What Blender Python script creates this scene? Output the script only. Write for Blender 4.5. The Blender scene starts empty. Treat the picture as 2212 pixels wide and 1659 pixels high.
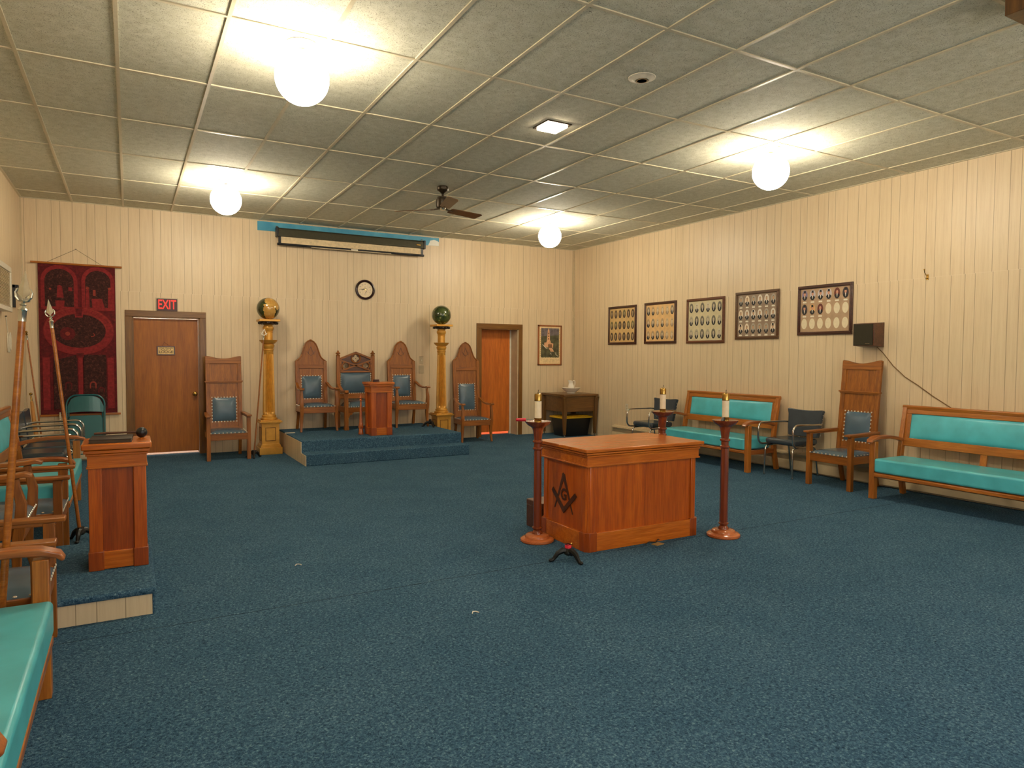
import bpy, math, random
from mathutils import Matrix, Vector
random.seed(7)
PI = math.pi
SC = bpy.context.scene
COL = SC.collection
T = 0.6096
H = 3.572            # ceiling height
YB, XR, XL, YF = 5.405, 8.33, -0.592, -7.4

# ------------------------------------------------------------------ mesh builder
class MB:
    def __init__(s, M=None):
        s.v, s.f, s.m = [], [], []
        s.M = M or Matrix.Identity(4)
    def add(s, vs, fs, m=0):
        b = len(s.v)
        s.v += [tuple(s.M @ Vector(p)) for p in vs]
        for f in fs:
            s.f.append(tuple(b + i for i in f)); s.m.append(m)
        return s
    def box(s, x0, y0, z0, x1, y1, z1, m=0):
        x0, x1 = min(x0, x1), max(x0, x1); y0, y1 = min(y0, y1), max(y0, y1); z0, z1 = min(z0, z1), max(z0, z1)
        vs = [(x, y, z) for z in (z0, z1) for y in (y0, y1) for x in (x0, x1)]
        return s.add(vs, [(0, 2, 3, 1), (4, 5, 7, 6), (0, 1, 5, 4), (2, 6, 7, 3), (0, 4, 6, 2), (1, 3, 7, 5)], m)
    def bar(s, p, q, w, d, m=0, up=(0, 0, 1), w2=None, d2=None):
        """rectangular bar from p to q, w across, d deep (optionally tapering)"""
        p, q = Vector(p), Vector(q); t = (q - p).normalized(); u = Vector(up)
        if abs(t.dot(u)) > .95: u = Vector((0, 1, 0))
        a = t.cross(u).normalized(); b = a.cross(t).normalized()
        w2 = w if w2 is None else w2; d2 = d if d2 is None else d2
        vs = []
        for c, ww, dd in ((p, w, d), (q, w2, d2)):
            for i, j in ((-1, -1), (1, -1), (1, 1), (-1, 1)):
                vs.append(tuple(c + a * i * ww / 2 + b * j * dd / 2))
        return s.add(vs, [(3, 2, 1, 0), (4, 5, 6, 7), (0, 1, 5, 4), (1, 2, 6, 5), (2, 3, 7, 6), (3, 0, 4, 7)], m)
    def prism(s, poly, axis, a, b, m=0):
        """poly: 2-D outline, extruded along axis ('x','y','z') from a to b"""
        area = sum(poly[i][0] * poly[(i + 1) % len(poly)][1] - poly[(i + 1) % len(poly)][0] * poly[i][1] for i in range(len(poly)))
        if area < 0: poly = poly[::-1]
        def P(q, t):
            return {'x': (t, q[0], q[1]), 'y': (q[0], t, q[1]), 'z': (q[0], q[1], t)}[axis]
        n = len(poly); a, b = min(a, b), max(a, b)
        vs = [P(q, a) for q in poly] + [P(q, b) for q in poly]
        lo, hi = tuple(range(n - 1, -1, -1)), tuple(range(n, 2 * n))
        sd = [(i, (i + 1) % n, n + (i + 1) % n, n + i) for i in range(n)]
        if axis == 'y':
            lo, hi = lo[::-1], hi[::-1]; sd = [f[::-1] for f in sd]
        return s.add(vs, [lo, hi] + sd, m)
    def lathe(s, prof, c=(0, 0, 0), seg=24, m=0, flute=None):
        vs, fs = [], []
        n = len(prof)
        for k in range(seg):
            a = 2 * PI * k / seg
            for i, (r, z) in enumerate(prof):
                rr = r
                if flute and flute[0] <= i <= flute[1] and k % 2 == 0: rr = r * flute[2]
                vs.append((c[0] + rr * math.cos(a), c[1] + rr * math.sin(a), c[2] + z))
        for k in range(seg):
            k2 = (k + 1) % seg
            for i in range(n - 1):
                fs.append((k * n + i, k2 * n + i, k2 * n + i + 1, k * n + i + 1))
        if prof[0][0] > 1e-6: fs.append(tuple(k * n for k in range(seg - 1, -1, -1)))
        if prof[-1][0] > 1e-6: fs.append(tuple(k * n + n - 1 for k in range(seg)))
        return s.add(vs, fs, m)
    def sphere(s, c, r, seg=24, rings=12, m=0, sz=1.0):
        return s.lathe([(r * math.sin(PI * i / rings) if 0 < i < rings else 1e-7, -r * sz * math.cos(PI * i / rings)) for i in range(rings + 1)], c, seg, m)
    def tube(s, pts, r, seg=10, m=0, closed=False, flat=1.0):
        pts = [Vector(p) for p in pts]; n = len(pts)
        R = r if isinstance(r, (list, tuple)) else [r] * n
        vs, fs = [], []
        prev = None
        for i in range(n):
            a = pts[(i - 1) % n] if closed or i > 0 else pts[i]
            b = pts[(i + 1) % n] if closed or i < n - 1 else pts[i]
            t = (b - a).normalized()
            if prev is None:
                u = Vector((0, 0, 1)) if abs(t.z) < .9 else Vector((1, 0, 0))
                prev = t.cross(u).normalized()
            prev = (prev - t * prev.dot(t)).normalized()
            w = t.cross(prev)
            for k in range(seg):
                an = 2 * PI * k / seg
                vs.append(tuple(pts[i] + prev * math.cos(an) * R[i] + w * math.sin(an) * R[i] * flat))
        for i in range(n if closed else n - 1):
            j = (i + 1) % n
            for k in range(seg):
                k2 = (k + 1) % seg
                fs.append((i * seg + k, i * seg + k2, j * seg + k2, j * seg + k))
        if not closed:
            fs.append(tuple(range(seg - 1, -1, -1))); fs.append(tuple((n - 1) * seg + k for k in range(seg)))
        return s.add(vs, fs, m)
    def pad(s, w, h, t, bulge, m=0, n=12, corner=.15):
        """upholstered pad in local XZ, thickness toward -Y, domed"""
        vs, fs = [], []
        for j in range(n + 1):
            for i in range(n + 1):
                u, v = 2 * i / n - 1, 2 * j / n - 1
                d = (1 - abs(u) ** 6) * (1 - abs(v) ** 6)
                b = (1 - u * u) * (1 - v * v)
                vs.append((u * w / 2, -(t * d ** .5 + bulge * b), v * h / 2))
        N = n + 1
        for j in range(n):
            for i in range(n):
                fs.append((j * N + i, j * N + i + 1, (j + 1) * N + i + 1, (j + 1) * N + i))
        b0 = len(vs)
        rim = [i for i in range(n)] + [j * N + n for j in range(n)] + [n * N + n - i for i in range(n)] + [(n - j) * N for j in range(n)]
        fs.append(tuple(reversed(rim)))
        return s.add(vs, fs, m)
    def disc(s, c, rx, rz, y, m=0, n=20, a0=0, a1=2 * PI):
        vs = [(c[0] + rx * math.cos(a0 + (a1 - a0) * i / n), y, c[1] + rz * math.sin(a0 + (a1 - a0) * i / n)) for i in range(n if a1 - a0 > 6.28 else n + 1)]
        return s.add(vs, [tuple(range(len(vs)))], m)
    def poly(s, pts, y, m=0):
        ar = sum(pts[i][0] * pts[(i + 1) % len(pts)][1] - pts[(i + 1) % len(pts)][0] * pts[i][1] for i in range(len(pts)))
        if ar < 0: pts = pts[::-1]
        return s.add([(x, y, z) for x, z in pts], [tuple(range(len(pts)))], m)
    def ring(s, c, ro, ri, y, m=0, n=32, a0=0, a1=2 * PI, sz=1.0, szi=None):
        szi = sz if szi is None else szi
        vs, fs = [], []
        full = a1 - a0 > 6.28
        k = n if full else n + 1
        for i in range(k):
            a = a0 + (a1 - a0) * i / n
            vs += [(c[0] + ro * math.cos(a), y, c[1] + ro * sz * math.sin(a)), (c[0] + ri * math.cos(a), y, c[1] + ri * szi * math.sin(a))]
        for i in range(n):
            j = (i + 1) % k
            fs.append((2 * i, 2 * j, 2 * j + 1, 2 * i + 1))
        return s.add(vs, fs, m)
    def text(s, body, size, x, z, y, m=0, extrude=.0008, align='CENTER', sx=1.0, shear=0.0, bold=0.0):
        cu = bpy.data.curves.new('lettering', 'FONT'); cu.body = body; cu.size = size; cu.extrude = extrude
        cu.align_x = align; cu.align_y = 'CENTER'; cu.shear = shear; cu.resolution_u = 3; cu.offset = bold
        ob = bpy.data.objects.new('lettering', cu); COL.objects.link(ob)
        dg = bpy.context.evaluated_depsgraph_get(); dg.update()
        me = bpy.data.meshes.new_from_object(ob.evaluated_get(dg))
        s.add([(x + v.co.x * sx, y - v.co.z, z + v.co.y) for v in me.vertices], [tuple(p.vertices) for p in me.polygons], m)
        bpy.data.objects.remove(ob); bpy.data.curves.remove(cu); bpy.data.meshes.remove(me)
        return s
    def build(s, name, mats, parent=None, bevel=0, seg=2, angle=38, loc=None):
        me = bpy.data.meshes.new(name)
        me.from_pydata(s.v, [], s.f)
        if not isinstance(mats, (list, tuple)): mats = [mats]
        for m in mats: me.materials.append(m)
        me.polygons.foreach_set('material_index', s.m)
        me.polygons.foreach_set('use_smooth', [True] * len(me.polygons))
        me.update()
        me.set_sharp_from_angle(angle=math.radians(angle))
        o = bpy.data.objects.new(name, me); COL.objects.link(o)
        if parent: o.parent = parent
        if loc: o.location = loc
        if bevel:
            b = o.modifiers.new('soft edges', 'BEVEL'); b.width = bevel; b.segments = seg; b.limit_method = 'ANGLE'; b.angle_limit = math.radians(40)
            b.harden_normals = False
        return o

def tag(o, label, cat, group=None, kind=None):
    if label: o['label'] = label
    if cat: o['category'] = cat
    if group: o['group'] = group
    if kind: o['kind'] = kind
    return o
def thing(name, label, cat, loc=(0, 0, 0), rz=0, group=None):
    o = bpy.data.objects.new(name, None); COL.objects.link(o)
    o.location = loc; o.rotation_euler = (0, 0, rz); o.empty_display_size = .1
    return tag(o, label, cat, group)
def struct(o):
    o['kind'] = 'structure'; return o
def dup(root, loc, rz, label, group=None):
    r = root.copy(); COL.objects.link(r); r.location = loc; r.rotation_euler = (0, 0, rz); r['label'] = label
    if group: r['group'] = group
    for ch in list(root.children):
        c = ch.copy(); COL.objects.link(c); c.parent = r
        for g in list(ch.children):
            d = g.copy(); COL.objects.link(d); d.parent = c
    return r
def arc(c, r, a0, a1, n=8):
    return [(c[0] + r * math.cos(a0 + (a1 - a0) * i / n), c[1] + r * math.sin(a0 + (a1 - a0) * i / n)) for i in range(n + 1)]

# ------------------------------------------------------------------ materials
def lin(c):
    return tuple(((x / 255) / 12.92 if x / 255 <= .04045 else ((x / 255 + .055) / 1.055) ** 2.4) for x in c) + (1,)
class NT:
    def __init__(s, name):
        s.mat = bpy.data.materials.new(name); s.mat.use_nodes = True
        s.t = s.mat.node_tree; s.b = s.t.nodes['Principled BSDF']
    def n(s, kind, **kw):
        n = s.t.nodes.new(kind)
        for k, v in kw.items():
            if k in n.inputs.keys(): n.inputs[k].default_value = v
            else: setattr(n, k, v)
        return n
    def l(s, a, b): s.t.links.new(a, b)
    def math(s, op, a, b=None, c=None):
        n = s.t.nodes.new('ShaderNodeMath'); n.operation = op
        for i, x in enumerate((a, b, c)):
            if x is None: continue
            if isinstance(x, (int, float)): n.inputs[i].default_value = x
            else: s.l(x, n.inputs[i])
        return n.outputs[0]
    def coords(s, scale=(1, 1, 1), which='Object', loc=(0, 0, 0)):
        tc = s.n('ShaderNodeTexCoord'); mp = s.n('ShaderNodeMapping'); mp.inputs['Scale'].default_value = scale; mp.inputs['Location'].default_value = loc
        s.l(tc.outputs[which], mp.inputs['Vector']); return mp.outputs[0]
    def ramp(s, fac, stops):
        r = s.n('ShaderNodeValToRGB'); e = r.color_ramp.elements
        while len(e) < len(stops): e.new(.5)
        for el, (p, c) in zip(e, stops): el.position = p; el.color = c
        s.l(fac, r.inputs[0]); return r.outputs[0]
    def mix(s, fac, a, b, mode='MIX'):
        n = s.n('ShaderNodeMix', data_type='RGBA', blend_type=mode)
        for sock, x in ((n.inputs[0], fac), (n.inputs[6], a), (n.inputs[7], b)):
            if isinstance(x, (int, float)): sock.default_value = x
            elif isinstance(x, tuple): sock.default_value = x
            else: s.l(x, sock)
        return n.outputs[2]
    def bump(s, h, dist=.002, strength=1.0):
        b = s.n('ShaderNodeBump'); b.inputs['Distance'].default_value = dist; b.inputs['Strength'].default_value = strength
        s.l(h, b.inputs['Height']); s.l(b.outputs[0], s.b.inputs['Normal'])
    def set(s, **kw):
        for k, v in kw.items(): s.b.inputs[k.replace('_', ' ')].default_value = v
def plain(name, rgb, rough=.5, metal=0, var=.06, scale=30, bump=0, **kw):
    t = NT(name); c = lin(rgb)
    nz = t.n('ShaderNodeTexNoise', Scale=scale, Detail=3.0); t.l(t.coords(), nz.inputs['Vector'])
    d = tuple(x * (1 - var * 2) for x in c[:3]) + (1,); e = tuple(min(1, x * (1 + var * 2)) for x in c[:3]) + (1,)
    t.l(t.ramp(nz.outputs[0], [(.3, d), (.7, e)]), t.b.inputs['Base Color'])
    t.set(Roughness=rough, Metallic=metal, **kw)
    if bump: t.bump(nz.outputs[0], bump)
    return t.mat
def wood(name, light, dark, axis='z', rough=.32, scale=1.0, coat=.25):
    t = NT(name)
    sc = {'x': (.7, 9, 9), 'y': (9, .7, 9), 'z': (9, 9, .7)}[axis]
    v = t.coords(tuple(k * scale for k in sc))
    n1 = t.n('ShaderNodeTexNoise', Scale=3.0, Detail=5.0, Roughness=.6, Distortion=.6); t.l(v, n1.inputs['Vector'])
    fine = {'x': (6, 160, 160), 'y': (160, 6, 160), 'z': (160, 160, 6)}[axis]
    n2 = t.n('ShaderNodeTexNoise', Scale=1.0, Detail=2.0); t.l(t.coords(fine), n2.inputs['Vector'])
    mid = tuple((a * .55 + b * .45) for a, b in zip(light, dark))
    c = t.ramp(n1.outputs[0], [(.25, lin(dark)), (.5, lin(mid)), (.75, lin(light))])
    c = t.mix(.35, c, t.ramp(n2.outputs[0], [(.35, (.35, .3, .28, 1)), (.6, (1, 1, 1, 1))]), 'MULTIPLY')
    t.l(c, t.b.inputs['Base Color']); t.set(Roughness=rough)
    t.b.inputs['Coat Weight'].default_value = coat; t.b.inputs['Coat Roughness'].default_value = .18
    t.bump(n2.outputs[0], .0004, .5)
    return t.mat
def vinyl(name, rgb, rough=.3):
    t = NT(name); c = lin(rgb)
    nz = t.n('ShaderNodeTexNoise', Scale=6.0, Detail=3.0); t.l(t.coords(), nz.inputs['Vector'])
    vz = t.n('ShaderNodeTexVoronoi', Scale=420.0); t.l(t.coords(), vz.inputs['Vector'])
    t.l(t.ramp(nz.outputs[0], [(.3, tuple(x * .86 for x in c[:3]) + (1,)), (.7, tuple(x * 1.1 for x in c[:3]) + (1,))]), t.b.inputs['Base Color'])
    t.set(Roughness=rough); t.bump(vz.outputs[0], .0006, .25)
    return t.mat
def emit(name, rgb, strength):
    t = NT(name); t.set(Roughness=.5); t.b.inputs['Base Color'].default_value = (.8, .8, .8, 1)
    t.b.inputs['Emission Color'].default_value = rgb + (1,); t.b.inputs['Emission Strength'].default_value = strength
    return t.mat

def wall_panel(name, axis, phase):
    """beige wood-print hardboard panelling: three grooves every 16 inches, one joint line along the room"""
    t = NT(name)
    tc = t.n('ShaderNodeTexCoord'); sp = t.n('ShaderNodeSeparateXYZ'); t.l(tc.outputs['Object'], sp.inputs[0])
    u = sp.outputs[axis]; z = sp.outputs[2]
    # upper course of panels is shifted against the lower one
    up = t.math('GREATER_THAN', z, 2.385)
    ph = t.math('MULTIPLY_ADD', up, .013, phase)
    fr = t.math('FRACT', t.math('DIVIDE', t.math('SUBTRACT', u, ph), .4064))
    g = None
    for f, wd in ((0.006, .0075), (.352, .0055), (.762, .0055)):
        d = t.math('LESS_THAN', t.math('ABSOLUTE', t.math('SUBTRACT', fr, f)), wd)
        g = d if g is None else t.math('MAXIMUM', g, d)
    joint = t.math('LESS_THAN', t.math('ABSOLUTE', t.math('SUBTRACT', z, 2.385)), .0035)
    sc = [30, 30, 1.1]
    n1 = t.n('ShaderNodeTexNoise', Scale=1.0, Detail=6.0, Roughness=.65); t.l(t.coords((38, 38, 1.6)), n1.inputs['Vector'])
    n2 = t.n('ShaderNodeTexNoise', Scale=1.0, Detail=3.0); t.l(t.coords((2.2, 2.2, .5)), n2.inputs['Vector'])
    n3 = t.n('ShaderNodeTexNoise', Scale=1.0, Detail=3.0, Roughness=.7); t.l(t.coords((150, 150, 4)), n3.inputs['Vector'])
    base = t.ramp(n1.outputs[0], [(.25, lin((214, 190, 154))), (.5, lin((224, 202, 166))), (.8, lin((230, 210, 176)))])
    base = t.mix(.35, base, t.ramp(n2.outputs[0], [(.3, (.88, .87, .85, 1)), (.7, (1, 1, 1, 1))]), 'MULTIPLY')
    base = t.mix(.3, base, t.ramp(n3.outputs[0], [(.28, (.72, .66, .56, 1)), (.46, (1, 1, 1, 1))]), 'MULTIPLY')
    base = t.mix(t.math('MULTIPLY', joint, .55), base, lin((228, 208, 178)))
    base = t.mix(t.math('MULTIPLY', g, .6), base, lin((112, 84, 54)))
    t.l(base, t.b.inputs['Base Color']); t.set(Roughness=.42)
    t.bump(t.math('SUBTRACT', 1.0, g), .002, .6)
    return t.mat

def carpet_mat():
    t = NT('teal_navy_carpet')
    n1 = t.n('ShaderNodeTexNoise', Scale=80.0, Detail=4.0, Roughness=.72, Distortion=.8); t.l(t.coords(), n1.inputs['Vector'])
    n2 = t.n('ShaderNodeTexNoise', Scale=2.2, Detail=4.0); t.l(t.coords(), n2.inputs['Vector'])
    n3 = t.n('ShaderNodeTexNoise', Scale=38.0, Detail=3.0, Roughness=.7, Distortion=1.5); t.l(t.coords(loc=(3, 1, 0)), n3.inputs['Vector'])
    n4 = t.n('ShaderNodeTexNoise', Scale=260.0, Detail=1.0); t.l(t.coords(), n4.inputs['Vector'])
    c = t.ramp(n1.outputs[0], [(.30, lin((28, 52, 74))), (.45, lin((60, 95, 124))), (.56, lin((82, 118, 146))), (.70, lin((132, 168, 184)))])
    c = t.mix(.5, c, t.ramp(n3.outputs[0], [(.33, (.5, .54, .54, 1)), (.62, (1.25, 1.2, 1.12, 1))]), 'MULTIPLY')
    c = t.mix(.5, c, t.ramp(n2.outputs[0], [(.35, (.72, .8, .82, 1)), (.65, (1.1, 1.05, 1, 1))]), 'MULTIPLY')
    # the cut seam between two widths of carpet
    sp = t.n('ShaderNodeSeparateXYZ'); tc = t.n('ShaderNodeTexCoord'); t.l(tc.outputs['Object'], sp.inputs[0])
    ns = t.n('ShaderNodeTexNoise', Scale=3.0, Detail=6.0); t.l(t.coords(), ns.inputs['Vector'])
    wob = t.math('MULTIPLY_ADD', ns.outputs[0], .04, -1.672)
    nw = t.n('ShaderNodeTexNoise', Scale=9.0, Detail=2.0); t.l(t.coords(loc=(7, 2, 0)), nw.inputs['Vector'])
    wid = t.math('MAXIMUM', t.math('MULTIPLY', t.math('SUBTRACT', nw.outputs[0], .52), .05), .0035)
    seam = t.math('LESS_THAN', t.math('ABSOLUTE', t.math('SUBTRACT', sp.outputs[1], wob)), wid)
    seam = t.math('MULTIPLY', seam, t.math('GREATER_THAN', sp.outputs[2], -.001))
    c = t.mix(t.math('MULTIPLY', seam, .7), c, lin((14, 22, 28)))
    t.l(c, t.b.inputs['Base Color']); t.set(Roughness=.95, Specular_IOR_Level=.08)
    hm = t.math('ADD', n1.outputs[0], t.math('MULTIPLY', n4.outputs[0], .6))
    t.bump(hm, .009, 1.0)
    return t.mat
def tile_mat():
    t = NT('fissured_ceiling_tile')
    v = t.coords()
    n0 = t.n('ShaderNodeTexNoise', Scale=14.0, Detail=2.0); t.l(v, n0.inputs['Vector'])
    v1 = t.n('ShaderNodeTexNoise', Scale=62.0, Detail=3.0, Distortion=2.6, Roughness=.6); t.l(v, v1.inputs['Vector'])
    v2 = t.n('ShaderNodeTexVoronoi', Scale=85.0); t.l(v, v2.inputs['Vector'])
    fiss = t.math('LESS_THAN', v1.outputs[0], .385)
    pin = t.math('LESS_THAN', v2.outputs['Distance'], .17)
    hole = t.math('MAXIMUM', fiss, pin)
    # a slightly different tone for each 2 ft x 4 ft tile
    tc = t.n('ShaderNodeTexCoord'); sp = t.n('ShaderNodeSeparateXYZ'); t.l(tc.outputs['Object'], sp.inputs[0])
    cb = t.n('ShaderNodeCombineXYZ')
    t.l(t.math('FLOOR', t.math('DIVIDE', sp.outputs[0], T)), cb.inputs[0]); t.l(t.math('FLOOR', t.math('DIVIDE', sp.outputs[1], 2 * T)), cb.inputs[1])
    wn = t.n('ShaderNodeTexWhiteNoise'); t.l(cb.outputs[0], wn.inputs[0])
    c = t.ramp(n0.outputs[0], [(.3, lin((206, 205, 182))), (.7, lin((222, 221, 202)))])
    c = t.mix(.5, c, t.ramp(wn.outputs[0], [(0, (.78, .78, .76, 1)), (1, (1, 1, 1, 1))]), 'MULTIPLY')
    c = t.mix(t.math('MULTIPLY', hole, .75), c, lin((92, 84, 58)))
    t.l(c, t.b.inputs['Base Color']); t.set(Roughness=.85)
    t.bump(t.math('SUBTRACT', 1, hole), .003, .7)
    return t.mat

M = {}
M['wall_b'] = wall_panel('beige_panelling_back', 0, -.565)
M['wall_s'] = wall_panel('beige_panelling_side', 1, -1.44)
M['carpet'] = carpet_mat()
M['tile'] = tile_mat()
M['grid'] = plain('cream_grid_metal', (206, 196, 168), .3, 0, .03)
M['honey'] = wood('honey_mahogany', (208, 106, 20), (162, 68, 6), 'z', .3)
M['honeyx'] = wood('honey_mahogany_lengthwise', (216, 122, 34), (172, 82, 12), 'x', .26)
M['honeyd'] = wood('dark_mahogany_panel', (176, 82, 12), (130, 52, 4), 'z', .3)
M['oak'] = wood('brown_oak', (174, 104, 26), (118, 64, 8), 'z', .42, 1.0, .06)
M['oakx'] = wood('brown_oak_rail', (174, 104, 26), (118, 64, 8), 'x', .42, 1.0, .06)
M['oaky'] = wood('brown_oak_arm', (182, 110, 44), (124, 70, 18), 'y', .3)
M['bench'] = wood('golden_oak_post', (196, 122, 46), (144, 78, 18), 'z', .3)
M['benchx'] = wood('golden_oak_rail', (196, 122, 46), (144, 78, 18), 'x', .28)
M['benchy'] = wood('golden_oak_arm', (190, 114, 56), (130, 66, 24), 'y', .28)
M['walnut'] = wood('dark_walnut', (112, 66, 42), (62, 32, 18), 'x', .35)
M['stand'] = wood('red_turned_wood', (150, 70, 32), (100, 40, 14), 'z', .25, coat=.5)
M['standb'] = wood('orange_turned_base', (206, 116, 60), (170, 84, 36), 'x', .22, coat=.5)
M['door'] = wood('brown_veneer_door', (180, 108, 24), (148, 82, 12), 'z', .5, .5, .05)
M['door2'] = wood('orange_veneer_door', (222, 126, 40), (184, 92, 20), 'z', .45, .5, .05)
M['casing'] = wood('brown_door_casing', (138, 92, 24), (102, 64, 12), 'z', .45)
M['casingx'] = wood('brown_door_casing_head', (138, 92, 24), (102, 64, 12), 'x', .45)
M['old'] = wood('old_brown_oak', (126, 86, 34), (82, 52, 18), 'z', .4)
M['oldx'] = wood('old_brown_oak_top', (130, 88, 36), (84, 54, 20), 'x', .38)
M['teal'] = vinyl('teal_vinyl', (82, 184, 196), .33)
M['blue'] = vinyl('slate_blue_leather', (78, 100, 116), .26)
M['grey'] = vinyl('charcoal_vinyl', (58, 68, 76), .2)
M['chrome'] = plain('chrome_tube', (206, 200, 190), .12, 1, .02)
M['nail'] = plain('bright_upholstery_nails', (236, 226, 204), .25, .3, .02)
M['nailw'] = plain('white_nailheads', (236, 228, 210), .35, .2, .02)
M['black'] = plain('black_iron', (22, 22, 20), .4, .3, .1, 60, .0006)
M['blackp'] = plain('black_plastic', (24, 24, 26), .35, 0, .05)
M['gold'] = plain('antique_gold_paint', (208, 152, 62), .3, .3, .05, 14)
M['goldd'] = plain('dark_gold_groove', (130, 86, 28), .45, .3, .12, 14)
M['brass'] = plain('brass', (172, 138, 72), .2, 1, .05)
M['white'] = plain('white_ceramic', (232, 226, 212), .2, 0, .02)
M['cream'] = plain('cream_wax', (240, 222, 190), .45, 0, .03)
M['beige'] = plain('beige_enamel', (198, 180, 146), .4, 0, .04, 8)
M['offwhite'] = plain('off_white_paint', (214, 206, 186), .45, 0, .03)
M['bronze'] = plain('dark_bronze', (58, 48, 34), .35, .6, .06)
M['steel'] = plain('polished_spearhead', (206, 204, 190), .2, .9, .05)
M['globe'] = emit('lit_opal_glass', (1.0, .86, .66), 62.0)
M['reclight'] = emit('lit_frosted_panel', (1.0, .8, .58), 40.0)

# ------------------------------------------------------------------ camera
cam = bpy.data.cameras.new('camera'); co = bpy.data.objects.new('camera', cam); COL.objects.link(co)
yw, pt, rl = .5111008, -.0417246, .0058493
cy, sy, cp, spn = math.cos(yw), math.sin(yw), math.cos(pt), math.sin(pt)
Fv = Vector((sy * cp, cy * cp, spn)); Rt = Vector((cy, -sy, 0)); Up = Rt.cross(Fv)
R2 = Rt * math.cos(rl) + Up * math.sin(rl); U2 = Up * math.cos(rl) - Rt * math.sin(rl)
mw = Matrix.Identity(4)
for i in range(3):
    mw[i][0], mw[i][1], mw[i][2] = R2[i], U2[i], -Fv[i]
mw.translation = Vector((.65055, -5.81134, 1.50233))
co.matrix_world = mw
cam.sensor_width = 36; cam.sensor_fit = 'HORIZONTAL'; cam.lens = 1474.4067 / 2212 * 36; cam.clip_end = 60; cam.clip_start = .02
SC.camera = co

# ------------------------------------------------------------------ the room
fl = MB(); fl.box(XL - .2, YF - .2, -.1, XR + .2, YB + 1.9, 0)
o = struct(fl.build('floor', M['carpet'])); o['label'] = 'teal and navy flecked carpet with a cut seam'
c = MB(); c.box(XL - .2, YF - .2, H + .004, XR + .2, YB + .15, H + .06)
ceil_o = struct(c.build('ceiling', M['tile'])); ceil_o['label'] = 'suspended ceiling of fissured beige tiles'
g = MB()
for a in range(-1, 15):
    x = a * T
    if XL < x < XR: g.box(x - .012, YF, H - .004, x + .012, YB, H + .01)
for r in range(-6, 5):
    g.box(XL, r * 2 * T - .012, H - .0035, XR, r * 2 * T + .012, H + .01)
g.box(XL, YB - .025, H - .003, XR, YB, H + .01); g.box(XR - .025, YF, H - .003, XR, YB, H + .01); g.box(XL, YF, H - .003, XL + .025, YB, H + .01)
g.build('grid_bars', M['grid'], ceil_o)
D1 = (.695, 1.577, 2.032); D2 = (6.275, 7.069, 2.0); WT = .30
b = MB()
def wallseg(m, x0, x1, z0, z1): m.box(x0, YB, z0, x1, YB + WT, z1)
wallseg(b, XL - .2, D1[0], 0, H + .05); wallseg(b, D1[0], D1[1], D1[2], H + .05); wallseg(b, D1[1], D2[0], 0, H + .05)
wallseg(b, D2[0], D2[1], D2[2], H + .05); wallseg(b, D2[1], XR + .2, 0, H + .05)
o = struct(b.build('wall_back', M['wall_b'])); o['label'] = 'far wall of beige grooved panelling with two doors'
b = MB(); b.box(XR, YF - .2, 0, XR + .2, YB, H + .05)
o = struct(b.build('wall_right', M['wall_s'])); o['label'] = 'right wall of beige grooved panelling'
b = MB(); b.box(XL - .2, YF - .2, 0, XL, YB, H + .05)
o = struct(b.build('wall_left', M['wall_s'])); o['label'] = 'left wall of beige grooved panelling'
b = MB(); W1, W2, WZ = (1.1, 2.9), (4.6, 6.4), (.9, 2.35)
for x0, x1, z0, z1 in ((XL, W1[0], 0, H + .05), (W1[1], W2[0], 0, H + .05), (W2[1], XR, 0, H + .05), (W1[0], W1[1], 0, WZ[0]), (W1[0], W1[1], WZ[1], H + .05), (W2[0], W2[1], 0, WZ[0]), (W2[0], W2[1], WZ[1], H + .05)): b.box(x0, YF - .2, z0, x1, YF, z1)
struct(b.build('wall_front', M['wall_b']))
for i_, W in enumerate((W1, W2)):  # unseen windows added behind the camera to let in fill light
    r = thing('window_%d' % (i_ + 1), None, None, ((W[0] + W[1]) / 2, YF - .1, WZ[0])); r['kind'] = 'structure'
    hw, hh = (W[1] - W[0]) / 2, WZ[1] - WZ[0]
    k = MB()
    for a in ((-hw, 0, hw, .05), (-hw, hh - .05, hw, hh), (-hw, .05, -hw + .05, hh - .05), (hw - .05, .05, hw, hh - .05), (-hw + .05, hh / 2 - .02, hw - .05, hh / 2 + .02)): k.box(a[0], -.03, a[1], a[2], .03, a[3])
    k.build('window_frame', M['offwhite'], r)
    pl_ = bpy.data.lights.new('added_daylight_portal', 'AREA'); pl_.shape = 'RECTANGLE'; pl_.size = W[1] - W[0]; pl_.size_y = hh; pl_.cycles.is_portal = True
    po = bpy.data.objects.new('added_daylight_portal', pl_); COL.objects.link(po); po.location = ((W[0] + W[1]) / 2, YF - .19, WZ[0] + hh / 2); po.rotation_euler = (PI / 2, 0, 0)
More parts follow.
